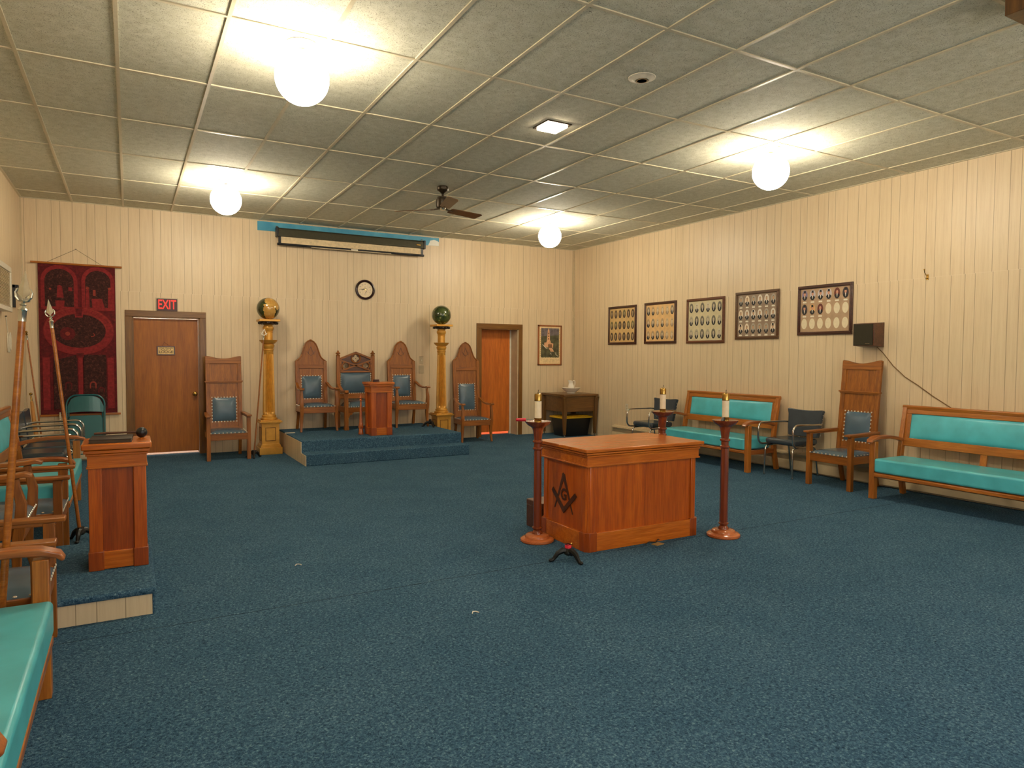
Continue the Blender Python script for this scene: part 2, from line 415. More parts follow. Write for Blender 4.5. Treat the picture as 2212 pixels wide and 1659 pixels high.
# lit passage behind the doors
hl = MB()
hl.box(.3, YB + 1.7, 0, 7.6, YB + 1.75, 2.5); hl.box(.3, YB + WT, 2.45, 7.6, YB + 1.75, 2.5); hl.box(.25, YB + WT, 0, .3, YB + 1.75, 2.5); hl.box(7.6, YB + WT, 0, 7.65, YB + 1.75, 2.5); hl.box(3.9, YB + WT, 0, 3.95, YB + 1.7, 2.45)
struct(hl.build('wall_hall', M['offwhite']))
hf = MB(); hf.box(.3, YB + .16, .0, 3.9, YB + 1.7, .006); struct(hf.build('floor_hall', plain('pale_vinyl_floor', (222, 206, 200), .5)))
hf = MB(); hf.box(3.95, YB + .29, .0, 7.6, YB + 1.7, .006); struct(hf.build('floor_store', plain('orange_red_floor', (226, 110, 66), .5)))
for nm, lc, e, col in (('hall_lamp', (1.2, YB + 1.0, 2.2), 60, (1, .86, .82)), ('store_lamp', (6.6, YB + 1.0, 2.2), 60, (1, .72, .58))):
    ld = bpy.data.lights.new(nm, 'POINT'); ld.energy = e; ld.color = col; ld.shadow_soft_size = .08
    lo = bpy.data.objects.new(nm, ld); lo.location = lc; COL.objects.link(lo)

def door(n, D, depth, slab_m, label, x0, x1, gap, zt):
    r = thing('door_%d' % n, label, None); r['kind'] = 'structure'
    w = .088
    k = MB(); k.box(D[0] - w, YB - .018, 0, D[0], YB, D[2]); k.box(D[1], YB - .018, 0, D[1] + w, YB, D[2])
    k.build('casing', M['casing'], r, .004)
    k = MB(); k.box(D[0] - w, YB - .0182, D[2], D[1] + w, YB, D[2] + w); k.build('casing_head', M['casingx'], r, .004)
    k = MB(); k.box(D[0], YB - .01, 0, D[0] + .018, YB + WT, D[2]); k.box(D[0], YB - .01, D[2] - .018, D[1], YB + depth - .005, D[2])
    if n == 1: k.box(D[1] - .018, YB - .01, 0, D[1], YB + WT, D[2])
    k.build('jamb', M['casing'], r)
    if n == 2:
        k = MB(); k.box(D[1] - .018, YB - .01, 0, D[1] - .0005, YB + WT, D[2]); k.build('jamb', M['beige'], r)
        k = MB(); k.box(D[1] - .05, YB + depth, 0, D[1] - .018, YB + depth + .05, D[2]); k.build('stop_strip', M['offwhite'], r)
    k = MB(); k.box(x0, YB + depth, gap, x1, YB + depth + .04, zt); s = k.build('slab', slab_m, r, .002)
    if n == 1:
        k = MB(Matrix.Translation((1.505, YB + depth, .90)) @ Matrix.Rotation(PI / 2, 4, 'X'))
        k.lathe([(.032, 0), (.034, .006), (.012, .012), (.012, .035), (.028, .045), (.032, .058), (.026, .07), (1e-6, .074)], seg=20)
        q = k.build('door_knob', M['brass'], s); q['label'] = 'round brass door knob'
    return r
door(1, D1, .05, M['door'], 'flat brown door under the exit sign in a dark casing', D1[0] + .018, D1[1] - .022, .045, 2.011)
door(2, D2, .24, M['door2'], 'recessed orange-brown door beside the far right corner', D2[0] + .018, D2[1] - .05, .05, 1.985)
k = MB(); k.box(XR - .03, YB - .012, 0, XR, YB, H); k.box(XR - .012, YB - .03, 0, XR, YB - .012, H); struct(k.build('trim_1', M['beige']))
k = MB(); k.box(XL, YB - .025, 0, XL + .018, YB, H); struct(k.build('trim_2', M['beige']))

# ------------------------------------------------------------------ ceiling fixtures
def globe_light(x, y, label):
    r = thing('globe_light', label, 'ceiling light', (x, y, H), 0, 'white globe lights on the ceiling')
    k = MB(); k.lathe([(1e-6, -.03), (.03, -.03), (.05, -.022), (.075, -.016), (.1, -.01), (.102, -.002), (.1, 0)], seg=32); k.build('canopy', M['offwhite'], r)
    k = MB(); k.lathe([(.006, -.05), (.006, -.02)], seg=10); k.lathe([(.045, -.052), (.045, -.046), (.008, -.042)], seg=24); k.build('stem', M['chrome'], r)
    k = MB(); k.sphere((0, 0, -.222), .176, 40, 22); k.build('globe', M['globe'], r)
    return r
g0 = globe_light(1.69, -1.06, 'large lit white globe light nearest the camera, above the left half of the carpet')
for x, y, l in ((1.695, 3.11, 'lit white globe light above the exit door side of the far wall'), (6.27, -1.05, 'lit white globe light hanging nearest the framed portraits on the right wall'), (6.36, 3.2, 'smallest lit white globe light, near the far right corner'),
             (1.69, -5.2, 'unseen globe light added as fill behind the camera, over the near left end of the hall'), (6.27, -5.2, 'unseen globe light added as fill behind the camera, over the near right end of the hall')):  # this last pair is added fill light, out of view
    dup(g0, (x, y, H), 0, l)
r = thing('recessed_light', 'lit square recessed ceiling light above the altar', 'ceiling light', (4.01, -.535, H))
k = MB(); s_ = .128
for a, b_, c_, d in ((-s_, -s_, s_, -.105), (-s_, .105, s_, s_), (-s_, -.105, -.105, .105), (.105, -.105, s_, .105)): k.box(a, b_, -.01, c_, d, .002)
k.build('frame', M['bronze'], r, .002)
k = MB(); k.box(-.105, -.105, -.03, .105, .105, .0); k.build('diffuser', M['reclight'], r, .02, 3)
r = thing('ceiling_vent', 'round white ceiling vent with a dark centre', 'vent', (4.01, -1.77, H))
k = MB(); k.lathe([(.045, -.012), (.05, -.022), (.06, -.02), (.07, -.012), (.1, -.004), (.102, 0)], seg=32); k.build('ring', M['offwhite'], r)
k = MB(); k.lathe([(1e-6, -.006), (.05, -.006), (.05, -.001), (1e-6, -.001)], seg=24); k.build('opening', M['blackp'], r)
k = MB(); k.lathe([(.036, -.014), (.036, -.024), (.042, -.024), (.042, -.014)], seg=24); k.build('inner_ring', M['chrome'], r)
# ceiling fan
r = thing('ceiling_fan', 'dark bronze three-blade ceiling fan', 'fan', (4.04, 2.0, H), 0)
k = MB(Matrix.Diagonal((1, 1, .74, 1))); k.lathe([(.012, -.13), (.02, -.115), (.062, -.075), (.07, -.06), (.07, -.012), (.055, -.008), (.055, 0)], seg=24); k.build('canopy', M['bronze'], r)
k = MB(Matrix.Diagonal((1, 1, .74, 1))); k.lathe([(.014, -.2), (.014, -.1)], seg=12); k.build('rod', M['bronze'], r)
k = MB(Matrix.Diagonal((1, 1, .74, 1))); k.lathe([(.045, -.36), (.075, -.355), (.08, -.34), (.08, -.22), (.066, -.205), (.066, -.18), (.03, -.168), (.014, -.165)], seg=28); k.build('motor', M['bronze'], r)
k = MB(Matrix.Diagonal((1, 1, .74, 1))); k.lathe([(1e-6, -.395), (.03, -.39), (.038, -.36)], seg=20); k.build('hub', M['steel'], r)
for az in (18, 138, 258):
    R_ = Matrix.Rotation(math.radians(az + 0), 4, 'Z')
    k = MB(R_ @ Matrix.Translation((0, 0, -.279)) @ Matrix.Rotation(math.radians(-13), 4, 'X'))
    pl = [(.11, -.05), (.13, -.062), (.60, -.075), (.625, -.06), (.61, .055), (.59, .07), (.13, .06), (.11, .045)]
    k.prism(pl, 'z', -.004, .004); bl = k.build('blade', wood('fan_blade_brown', (126, 88, 44), (88, 56, 26), 'x', .4) if az == 18 else bpy.data.materials['fan_blade_brown'], r, .002)
    k = MB(R_); k.bar((.03, 0, -.272), (.16, 0, -.282), .04, .008); k.build('blade_bracket', M['bronze'], bl)
r = thing('ceiling_speaker', 'dark brown wooden box at the ceiling in the top right corner', 'speaker', (5.1, -3.93, H))
k = MB(); k.box(-.15, -.16, -.158, .19, .18, -.002); k.build('case', M['old'], r, .004)
k = MB(); k.box(-.13, -.164, -.15, .17, -.16, -.02); k.build('grille', M['blackp'], r)

# ------------------------------------------------------------------ things on the far wall
def cyl(m, p, q, r, seg=12, mi=0): m.tube([p, q], r, seg, mi)
# tapestry
r = thing('tapestry', 'dark red woven tapestry of arches and columns on the far wall', 'tapestry', (.045, YB, 0))
w, zt, zb = .9, 2.708, .66
t = NT('tapestry_weave'); nz = t.n('ShaderNodeTexNoise', Scale=26.0, Detail=5.0, Roughness=.7); t.l(t.coords(), nz.inputs['Vector'])
t.l(t.ramp(nz.outputs[0], [(.3, lin((64, 14, 18))), (.55, lin((98, 22, 26))), (.75, lin((122, 36, 36)))]), t.b.inputs['Base Color']); t.set(Roughness=.95)
tapA = t.mat
t = NT('tapestry_dark_figures'); nz = t.n('ShaderNodeTexNoise', Scale=30.0, Detail=6.0, Roughness=.75, Distortion=.8); t.l(t.coords(), nz.inputs['Vector'])
t.l(t.ramp(nz.outputs[0], [(.42, lin((40, 16, 16))), (.55, lin((66, 30, 26))), (.66, lin((104, 56, 46)))]), t.b.inputs['Base Color']); t.set(Roughness=.95)
tapB = t.mat
tapC = plain('tapestry_bright_red', (128, 34, 36), .95, 0, .12, 40); tapD = plain('tapestry_orange', (138, 54, 40), .95, 0, .1, 40)
k = MB()
n = 24
for side, yy in ((0, -.030), (1, -.027)):
    vs = []
    for i in range(n + 1):
        x = -w / 2 + w * i / n
        for j in range(13):
            z = zb + (zt - zb) * j / 12
            vs.append((x, yy - .004 * math.sin(i * 1.3) * (1 - j / 12), z))
    fs = [(i * 13 + j, (i + 1) * 13 + j, (i + 1) * 13 + j + 1, i * 13 + j + 1) for i in range(n) for j in range(12)]
    k.add(vs, fs if side == 0 else [f[::-1] for f in fs], 0)
X = lambda f: -w / 2 + w * f
Z = lambda f: zt - (zt - zb) * f
def archp(m, x0, x1, zbot, ztop, y, mi, n=16):
    rad = (x1 - x0) / 2; cx = (x0 + x1) / 2
    m.poly([(x0, zbot), (x1, zbot)] + [(cx + rad * math.cos(a * PI / n), ztop - rad + rad * math.sin(a * PI / n)) for a in range(n + 1)], y, mi)
ys = [-.0355 - .0006 * i for i in range(8)]
for a, b_ in ((.03, .50), (.55, .985)): archp(k, X(a), X(b_), Z(.30), Z(.005), ys[0], 2)
for a, b_ in ((.08, .45), (.60, .935)): archp(k, X(a), X(b_), Z(.28), Z(.03), ys[1], 1)
for f in (.63, .92): k.poly([(X(f - .025), Z(.29)), (X(f + .025), Z(.29)), (X(f + .02), Z(.16)), (X(f - .02), Z(.16))], ys[2], 2); k.disc((X(f), Z(.15)), .02, .02, ys[2], 3)
k.poly([(X(.22), Z(.29)), (X(.32), Z(.29)), (X(.33), Z(.24)), (X(.21), Z(.24))], ys[2], 2); k.poly([(X(.23), Z(.22)), (X(.32), Z(.22)), (X(.30), Z(.145)), (X(.265), Z(.135)), (X(.24), Z(.145))], ys[2], 2)
k.poly([(X(.69), Z(.29)), (X(.86), Z(.29)), (X(.82), Z(.22)), (X(.68), Z(.22))], ys[2], 2); k.poly([(X(.70), Z(.2)), (X(.735), Z(.2)), (X(.735), Z(.16)), (X(.70), Z(.16))], ys[2], 3)
k.disc((X(.15), Z(.165)), .015, .015, ys[2], 3); k.poly([(X(.38), Z(.175)), (X(.43), Z(.175)), (X(.43), Z(.15)), (X(.38), Z(.15))], ys[2], 2)
cc = (X(.51), Z(.44))
k.ring(cc, .415, .315, ys[3], 2, 40, 0, 2 * PI, .80, .74)
k.disc(cc, .315, .232, ys[4], 1, 40)
k.ring(cc, .40, .392, ys[5], 3, 40, 0, PI, .80); k.ring(cc, .33, .322, ys[5], 3, 40, 0, PI, .77)
k.poly([(X(.46), Z(.35)), (X(.56), Z(.35)), (X(.575), Z(.28)), (X(.445), Z(.28))], ys[5], 2)
k.poly([(X(.475), Z(.34)), (X(.545), Z(.34)), (X(.555), Z(.29)), (X(.465), Z(.29))], ys[6], 0)
k.ring((X(.36), Z(.46)), .09, .03, ys[5], 0, 16); k.disc((X(.36), Z(.46)), .028, .028, ys[6], 3, 16)
k.ring((X(.68), Z(.465)), .03, .02, ys[5], 3, 16, -2.2, 1.2)
for i in range(18):
    a = PI * (i + .5) / 18
    k.poly([(cc[0] + rr * math.cos(a + d), cc[1] + rr * .79 * math.sin(a + d)) for rr, d in ((.335, -.006), (.335, .006), (.39, .006), (.39, -.006))], ys[5], 0)
for a, b_ in ((.17, .475), (.56, .86)): k.poly([(X(a), Z(.965)), (X(b_), Z(.965)), (X(b_), Z(.60)), (X(a), Z(.64 if a < .5 else .60))], ys[1], 1)
for f, ww in ((.08, .09), (.517, .06), (.92, .09)):
    k.poly([(X(f - ww / 2), Z(.97)), (X(f + ww / 2), Z(.97)), (X(f + ww / 2), Z(.62)), (X(f - ww / 2), Z(.62))], ys[4], 2)
    k.poly([(X(f - ww / 2 - .02), Z(.62)), (X(f + ww / 2 + .02), Z(.62)), (X(f + ww / 2 + .02), Z(.59)), (X(f - ww / 2 - .02), Z(.59))], ys[5], 0)
for f, z0, hh in ((.36, .83, .1), (.68, .83, .1), (.79, .86, .08)): archp(k, X(f - .045), X(f + .045), Z(z0), Z(z0) + hh, ys[3], 3 if f == .68 else 0); archp(k, X(f - .028), X(f + .028), Z(z0), Z(z0) + hh - .02, ys[4], 1)
k.build('cloth', [tapA, tapB, tapC, tapD], r)
k = MB(); cyl(k, (-.53, -.03, 2.722), (.535, -.03, 2.714), .014); k.build('top_rod', M['benchx'], r)
k = MB(); k.box(-.46, -.045, .632, .49, -.02, .66); k.build('bottom_rod', M['benchx'], r, .004)
k = MB(); k.tube([(-.35, -.025, 2.73), (-.012, -.012, 2.928), (.3, -.025, 2.72)], .002, 5); k.lathe([(.004, 0), (.004, .014)], (-.012, -.012, 2.922), 8); k.build('cord', M['black'], r)
# exit sign
r = thing('exit_sign', 'red and black EXIT sign above the left door', 'sign', (1.145, YB, 2.12), 0)
k = MB(); k.box(-.135, -.022, 0, .135, 0, .18, 0); k.build('panel', plain('black_sign_face', (58, 22, 18), .4), r, .002)
k = MB(); k.box(-.148, -.012, -.0, .148, -.001, .193); k.build('backing', M['beige'], r)
k = MB(); k.text('EXIT', .19, 0.0, .09, -.0235, 0, .001, sx=.62, bold=.003)
t = NT('red_sign_letters'); t.b.inputs['Base Color'].default_value = lin((226, 40, 34)); t.b.inputs['Emission Color'].default_value = (1, .06, .04, 1); t.b.inputs['Emission Strength'].default_value = .55
k.build('lettering', t.mat, r)
# little wooden sign on the door
r = thing('hanging_sign', 'small framed LODGE sign hung on the left door', 'sign', (1.125, YB + .049, 1.545))
k = MB()
for a in ((-.12, .052, .12, .066), (-.12, -.066, .12, -.052), (-.12, -.052, -.104, .052), (.104, -.052, .12, .052)): k.box(a[0], -.016, a[1], a[2], -.002, a[3])
k.build('frame', M['walnut'], r, .002)
k = MB(); k.box(-.106, -.008, -.054, .106, -.003, .054); k.build('board', plain('tan_board', (240, 204, 142), .6, 0, .1, 20), r)
k = MB(); k.text('What Happens', .03, 0, .036, -.0085, 0); k.text('at the', .026, 0, .012, -.0085, 0); k.text('LODGE', .052, 0, -.02, -.0085, 0, sx=1.1, bold=.0006)
for sx_ in (-.06, .06):
    k.add([(sx_ + (.009 if i % 2 == 0 else .004) * math.sin(i * PI / 5), -.0087, .013 + (.009 if i % 2 == 0 else .004) * math.cos(i * PI / 5)) for i in range(10)], [tuple(range(9, -1, -1))])
k.build('lettering', plain('dark_brown_print', (70, 36, 16), .6), r)
k = MB(); k.tube([(-.05, -.008, .066), (-.02, -.004, .125), (.05, -.008, .066)], .0025, 6); k.build('cord', M['walnut'], r)
# clock
r = thing('wall_clock', 'round dark-rimmed wall clock on the far wall', 'clock', (4.11, YB, 2.585))
Mx = Matrix.Rotation(PI / 2, 4, 'X')
k = MB(Mx); k.lathe([(.165, 0), (.168, .012), (.160, .03), (.145, .034), (.132, .026), (.126, .012), (.126, .004)], seg=48); k.build('rim', plain('dark_plum_rim', (44, 20, 22), .25), r)
k = MB(Mx); k.lathe([(1e-6, .008), (.127, .008), (.127, .002), (1e-6, .002)], seg=40); k.build('dial', plain('cream_dial', (226, 206, 168), .3), r)
k = MB()
for i in range(1, 13):
    if i in (5, 6, 7): continue
    a = PI / 2 - i * PI / 6
    k.text(str(i), .026, .094 * math.cos(a), .094 * math.sin(a), -.0086, 0, .0003)
k.ring((0, -.02), .052, .047, -.0088, 0, 20, 0, PI, .95); k.text('C F', .014, 0, .045, -.0086, 0, .0003)
k.build('numerals', plain('grey_brown_numerals', (120, 98, 66), .6), r)
k = MB(); k.poly([(0.0, -.006), (0, .006), (-.088, .010), (-.098, .008), (-.088, .004)], -.0115); k.build('minute_hand', M['black'], r)
k = MB(); k.poly([(-.004, 0), (.004, .002), (.034, -.037), (.030, -.042)], -.0105); k.build('hour_hand', M['black'], r)
k = MB(); k.poly([(.008, -.032), (.012, -.032), (-.004, -.078), (-.008, -.078)], -.0098); k.build('dial_needle', M['walnut'], r)
k = MB(Mx); k.lathe([(.008, .008), (.008, .014), (1e-6, .014)], seg=12); k.build('centre_pin', M['brass'], r)
# projection screen and the blue board behind it
r = thing('blue_board', 'long blue cloudy-sky board behind the projection screen', 'board', (3.925, YB, 3.488))
t = NT('painted_sky_board'); nz = t.n('ShaderNodeTexNoise', Scale=4.0, Detail=5.0); t.l(t.coords(), nz.inputs['Vector'])
tc = t.n('ShaderNodeTexCoord'); sp_ = t.n('ShaderNodeSeparateXYZ'); t.l(tc.outputs['Object'], sp_.inputs[0])
f_ = t.math('MULTIPLY', t.math('GREATER_THAN', t.math('ADD', sp_.outputs[0], t.math('MULTIPLY', nz.outputs[0], .3)), 1.5), t.math('LESS_THAN', sp_.outputs[2], t.math('MULTIPLY_ADD', nz.outputs[0], .25, -.11)))
t.l(t.mix(f_, t.ramp(nz.outputs[0], [(.3, lin((48, 140, 176))), (.75, lin((88, 170, 196)))]), lin((226, 226, 214))), t.b.inputs['Base Color']); t.set(Roughness=.4)
k = MB(); k.box(-1.515, -.014, -.07, 1.515, 0, .07); k.build('panel', t.mat, r, .002)
r = thing('projection_screen', 'rolled-up projection screen in a dark case high on the far wall', 'projection screen', (3.90, YB, 3.40))
k = MB(); k.prism([(-.16, -.062), (-.15, .04), (-.125, .065), (-.06, .065), (-.045, .03), (-.045, -.055), (-.07, -.07), (-.145, -.07)], 'x', -1.20, 1.20)
k.build('case', plain('dark_olive_case', (74, 72, 56), .35, .3, .04), r, .003)
for sx_ in (-1, 1):
    k = MB(); k.box(sx_ * 1.2, -.165, -.075, sx_ * 1.235, -.04, .07); k.build('end_cap', M['blackp'], r, .006)
    k = MB(); k.box(sx_ * 1.21 - .012, -.05, .06, sx_ * 1.21 + .012, -.016, .1); k.build('bracket', M['chrome'], r, .002)
k = MB(); k.box(-1.16, -.118, -.17, 1.16, -.113, -.06); k.build('screen_fabric', plain('cream_fabric', (222, 200, 160), .8), r)
k = MB(); cyl(k, (-1.215, -.115, -.185), (1.215, -.115, -.185), .019); k.build('bottom_bar', M['blackp'], r)
k = MB(); k.box(-.7, -.138, -.207, .62, -.13, -.197); k.build('bar_strip', M['beige'], r)
k = MB(); k.box(-.06, -.142, -.2, .05, -.132, -.176); k.build('name_plate', M['offwhite'], r)
for sx_ in (-1, 1):
    k = MB(); k.box(sx_ * 1.18 - .02, -.125, -.18, sx_ * 1.18 + .02, -.105, -.06); k.build('side_arm', M['blackp'], r, .003)
k = MB(); k.box(1.06, -.166, -.025, 1.14, -.152, -.008); k.build('label_plate', M['brass'], r)
# switches
r = thing('light_switch', 'beige light switch on the far wall behind the right column', 'switch', (5.115, YB, 1.41))
k = MB(); k.box(-.036, -.007, -.06, .036, 0, .06); k.build('plate', M['beige'], r, .003)
k = MB(); k.box(-.006, -.016, -.012, .006, -.006, .012); k.build('toggle', M['offwhite'], r)
k = MB(); k.box(-.036, -.012, .058, .036, 0, .064); k.build('ledge', M['bronze'], r)
r = thing('switch_cover_plate', 'blank beige cover plate below the light switch', 'plate', (5.115, YB, 1.25))
k = MB(); k.box(-.045, -.008, -.07, .045, 0, .07); k.build('plate', M['beige'], r, .003)
# framed poster
r = thing('framed_poster', 'framed picture of a pale stepped tower in the far right corner', 'poster', (7.77, YB, 1.705))
pw, ph = .272, .388
k = MB()
for a in ((-pw, ph - .028, pw, ph), (-pw, -ph, pw, -ph + .028), (-pw, -ph, -pw + .03, ph), (pw - .03, -ph, pw, ph)): k.box(a[0], -.022, a[1], a[2], 0, a[3])
k.build('frame', wood('poster_frame_oak', (176, 106, 54), (140, 78, 34), 'z', .35), r, .002)
k = MB(); k.box(-pw + .02, -.01, -ph + .02, pw - .02, -.004, ph - .02, 0)
yq = -.0106
k.poly([(-.2, -.24), (.21, -.24), (.21, .33), (-.2, .33)], yq, 1)
k.poly([(-.2, .17), (.21, .2), (.21, .33), (-.2, .33)], yq - .0003, 2)
for i in range(11):
    k.disc((-.19 + i * .038, .338), .008, .009, yq - .0004, 0, 8); k.disc((-.19 + i * .038, -.243), .011, .012, yq - .0004, 0, 8)
for i in range(14):
    k.disc((-.213, -.2 + i * .038), .008, .009, yq - .0004, 3, 8); k.disc((.222, -.2 + i * .038), .008, .009, yq - .0004, 3, 8)
yq -= .0008
k.poly([(-.065, .08), (.005, .08), (-.008, .28), (-.03, .33), (-.05, .28)], yq, 4)
k.poly([(-.085, .03), (.025, .03), (.015, .09), (-.07, .09)], yq - .0002, 4)
k.poly([(-.13, -.03), (.075, -.05), (.08, .035), (-.02, .055), (-.125, .05)], yq - .0003, 4)
k.poly([(-.04, -.04), (.05, -.045), (.05, .02), (-.04, .02)], yq - .0005, 5)
k.poly([(-.03, -.05), (.055, -.055), (.1, -.125), (.02, -.125)], yq - .0007, 4)
for z_ in (.11, .16, .21): k.poly([(-.045, z_), (-.015, z_), (-.018, z_ + .03), (-.042, z_ + .03)], yq - .0004, 5)
k.poly([(-.17, .01), (-.16, .02), (-.08, -.05), (-.05, -.05), (-.05, -.06), (-.09, -.062)], yq - .0006, 6)
k.poly([(.0, -.15), (.06, -.145), (.06, -.15), (.015, -.16), (.05, -.19), (.04, -.19)], yq - .0006, 6)
k.poly([(.11, -.14), (.15, -.145), (.14, -.17), (.19, -.21), (.18, -.215), (.13, -.175), (.135, -.152)], yq - .0006, 6)
for z_, w_ in ((-.285, .28), (-.31, .2)):
    for i in range(int(w_ / .016)): k.box(-w_ / 2 + i * .016, yq - .0002, z_, -w_ / 2 + i * .016 + .010, yq, z_ + .006, 7)
k.build('print', [plain('cream_paper', (236, 208, 158), .6), plain('green_grey_ground', (86, 84, 58), .6, 0, .25, 12), plain('grey_violet_sky', (112, 102, 104), .6, 0, .2, 16), plain('yellow_perforation', (206, 168, 92), .6), plain('pale_pink_tower', (222, 170, 128), .6, 0, .1, 40), plain('brown_openings', (140, 96, 60), .6), M['offwhite'], plain('faint_caption', (196, 168, 122), .6)], r)
# baseboard heaters
def heater(name_label, loc, rz, L):
    r = thing('baseboard_heater', name_label, 'heater', loc, rz)
    k = MB(); k.prism([(0, .02), (0, .26), (-.055, .25), (-.055, .2), (-.03, .19), (-.03, .02)], 'x', 0, L); k.build('back_panel', M['beige'], r, .002)
    k = MB(); k.prism([(0, .255), (-.078, .238), (-.08, .222), (-.074, .218), (-.074, .23), (0, .247)], 'x', -.0, L); k.build('hood', M['beige'], r, .001)
    k = MB(); k.prism([(-.062, .02), (-.072, .03), (-.066, .13), (-.058, .145), (-.052, .14), (-.06, .028)], 'x', -.0, L); k.build('front_panel', M['beige'], r, .001)
    k = MB(); k.prism([(-.03, .02), (-.07, .02), (-.07, .03), (-.06, .2), (-.03, .2)], 'x', -.015, 0); k.prism([(-.03, .02), (-.07, .02), (-.07, .03), (-.06, .2), (-.03, .2)], 'x', L, L + .015); k.build('end_cap', M['beige'], r)
    return r
heater('long beige baseboard heater along the right wall behind the benches', (XR, 4.05, 0), -PI / 2, 7.6)
heater('short beige baseboard heater on the far wall beside the left door', (-.56, YB, 0), 0, 1.14)

# ------------------------------------------------------------------ portraits on the right wall
tones = {}
def tone(nm, rgb):
    if nm not in tones: tones[nm] = plain(nm, rgb, .5, 0, .03)
    return tones[nm]
pm = {}
def portrait_mesh(key, ow, oh, bg, face, suit, shirt, hat, plate):
    if key in pm: return pm[key]
    k = MB()
    if plate: k.box(-ow * .62, -.0012, -oh - .031, ow * .62, -.0002, -oh - .012, 4)
    k.disc((0, 0), ow, oh, -.0012, 0, 28)
    if face is not None:
        # shoulders clipped to the oval
        pts = []
        for i in range(15):
            a = PI + PI * i / 14
            pts.append((ow * .985 * math.cos(a) if True else 0, oh * .985 * math.sin(a)))
        pts = [p for p in pts if p[1] < -oh * .28]
        pts += [(ow * .55, -oh * .2), (ow * .22, -oh * .08), (-ow * .22, -oh * .08), (-ow * .55, -oh * .2)]
        k.poly(pts, -.0016, 2)
        k.poly([(-ow * .2, -oh * .1), (ow * .2, -oh * .1), (ow * .05, -oh * .7), (-ow * .05, -oh * .7)], -.0019, 3)
        k.poly([(-ow * .16, -oh * .12), (ow * .16, -oh * .12), (ow * .16, oh * .1), (-ow * .16, oh * .1)], -.0019, 1)
        k.disc((0, oh * .22), ow * .36, oh * .33, -.0022, 1, 18)
        k.disc((0, oh * .38), ow * .38, oh * .22, -.0021, 5, 16, 0, PI)
        if hat:
            k.poly([(-ow * .55, oh * .42), (ow * .55, oh * .42), (ow * .5, oh * .48), (-ow * .5, oh * .48)], -.0024, 2)
            k.poly([(-ow * .34, oh * .46), (ow * .34, oh * .46), (ow * .36, oh * .86), (-ow * .36, oh * .86)], -.0024, 2)
    mats = [bg, face or bg, suit, shirt, tone('plate_white', (232, 226, 206)), tone('hair_dark', (70, 60, 50))]
    o = k.build('portrait', mats); me = o.data; bpy.data.objects.remove(o)
    pm[key] = me; return me
black_suit = tone('black_suit', (28, 26, 26)); shirt_w = tone('white_shirt', (226, 220, 206))
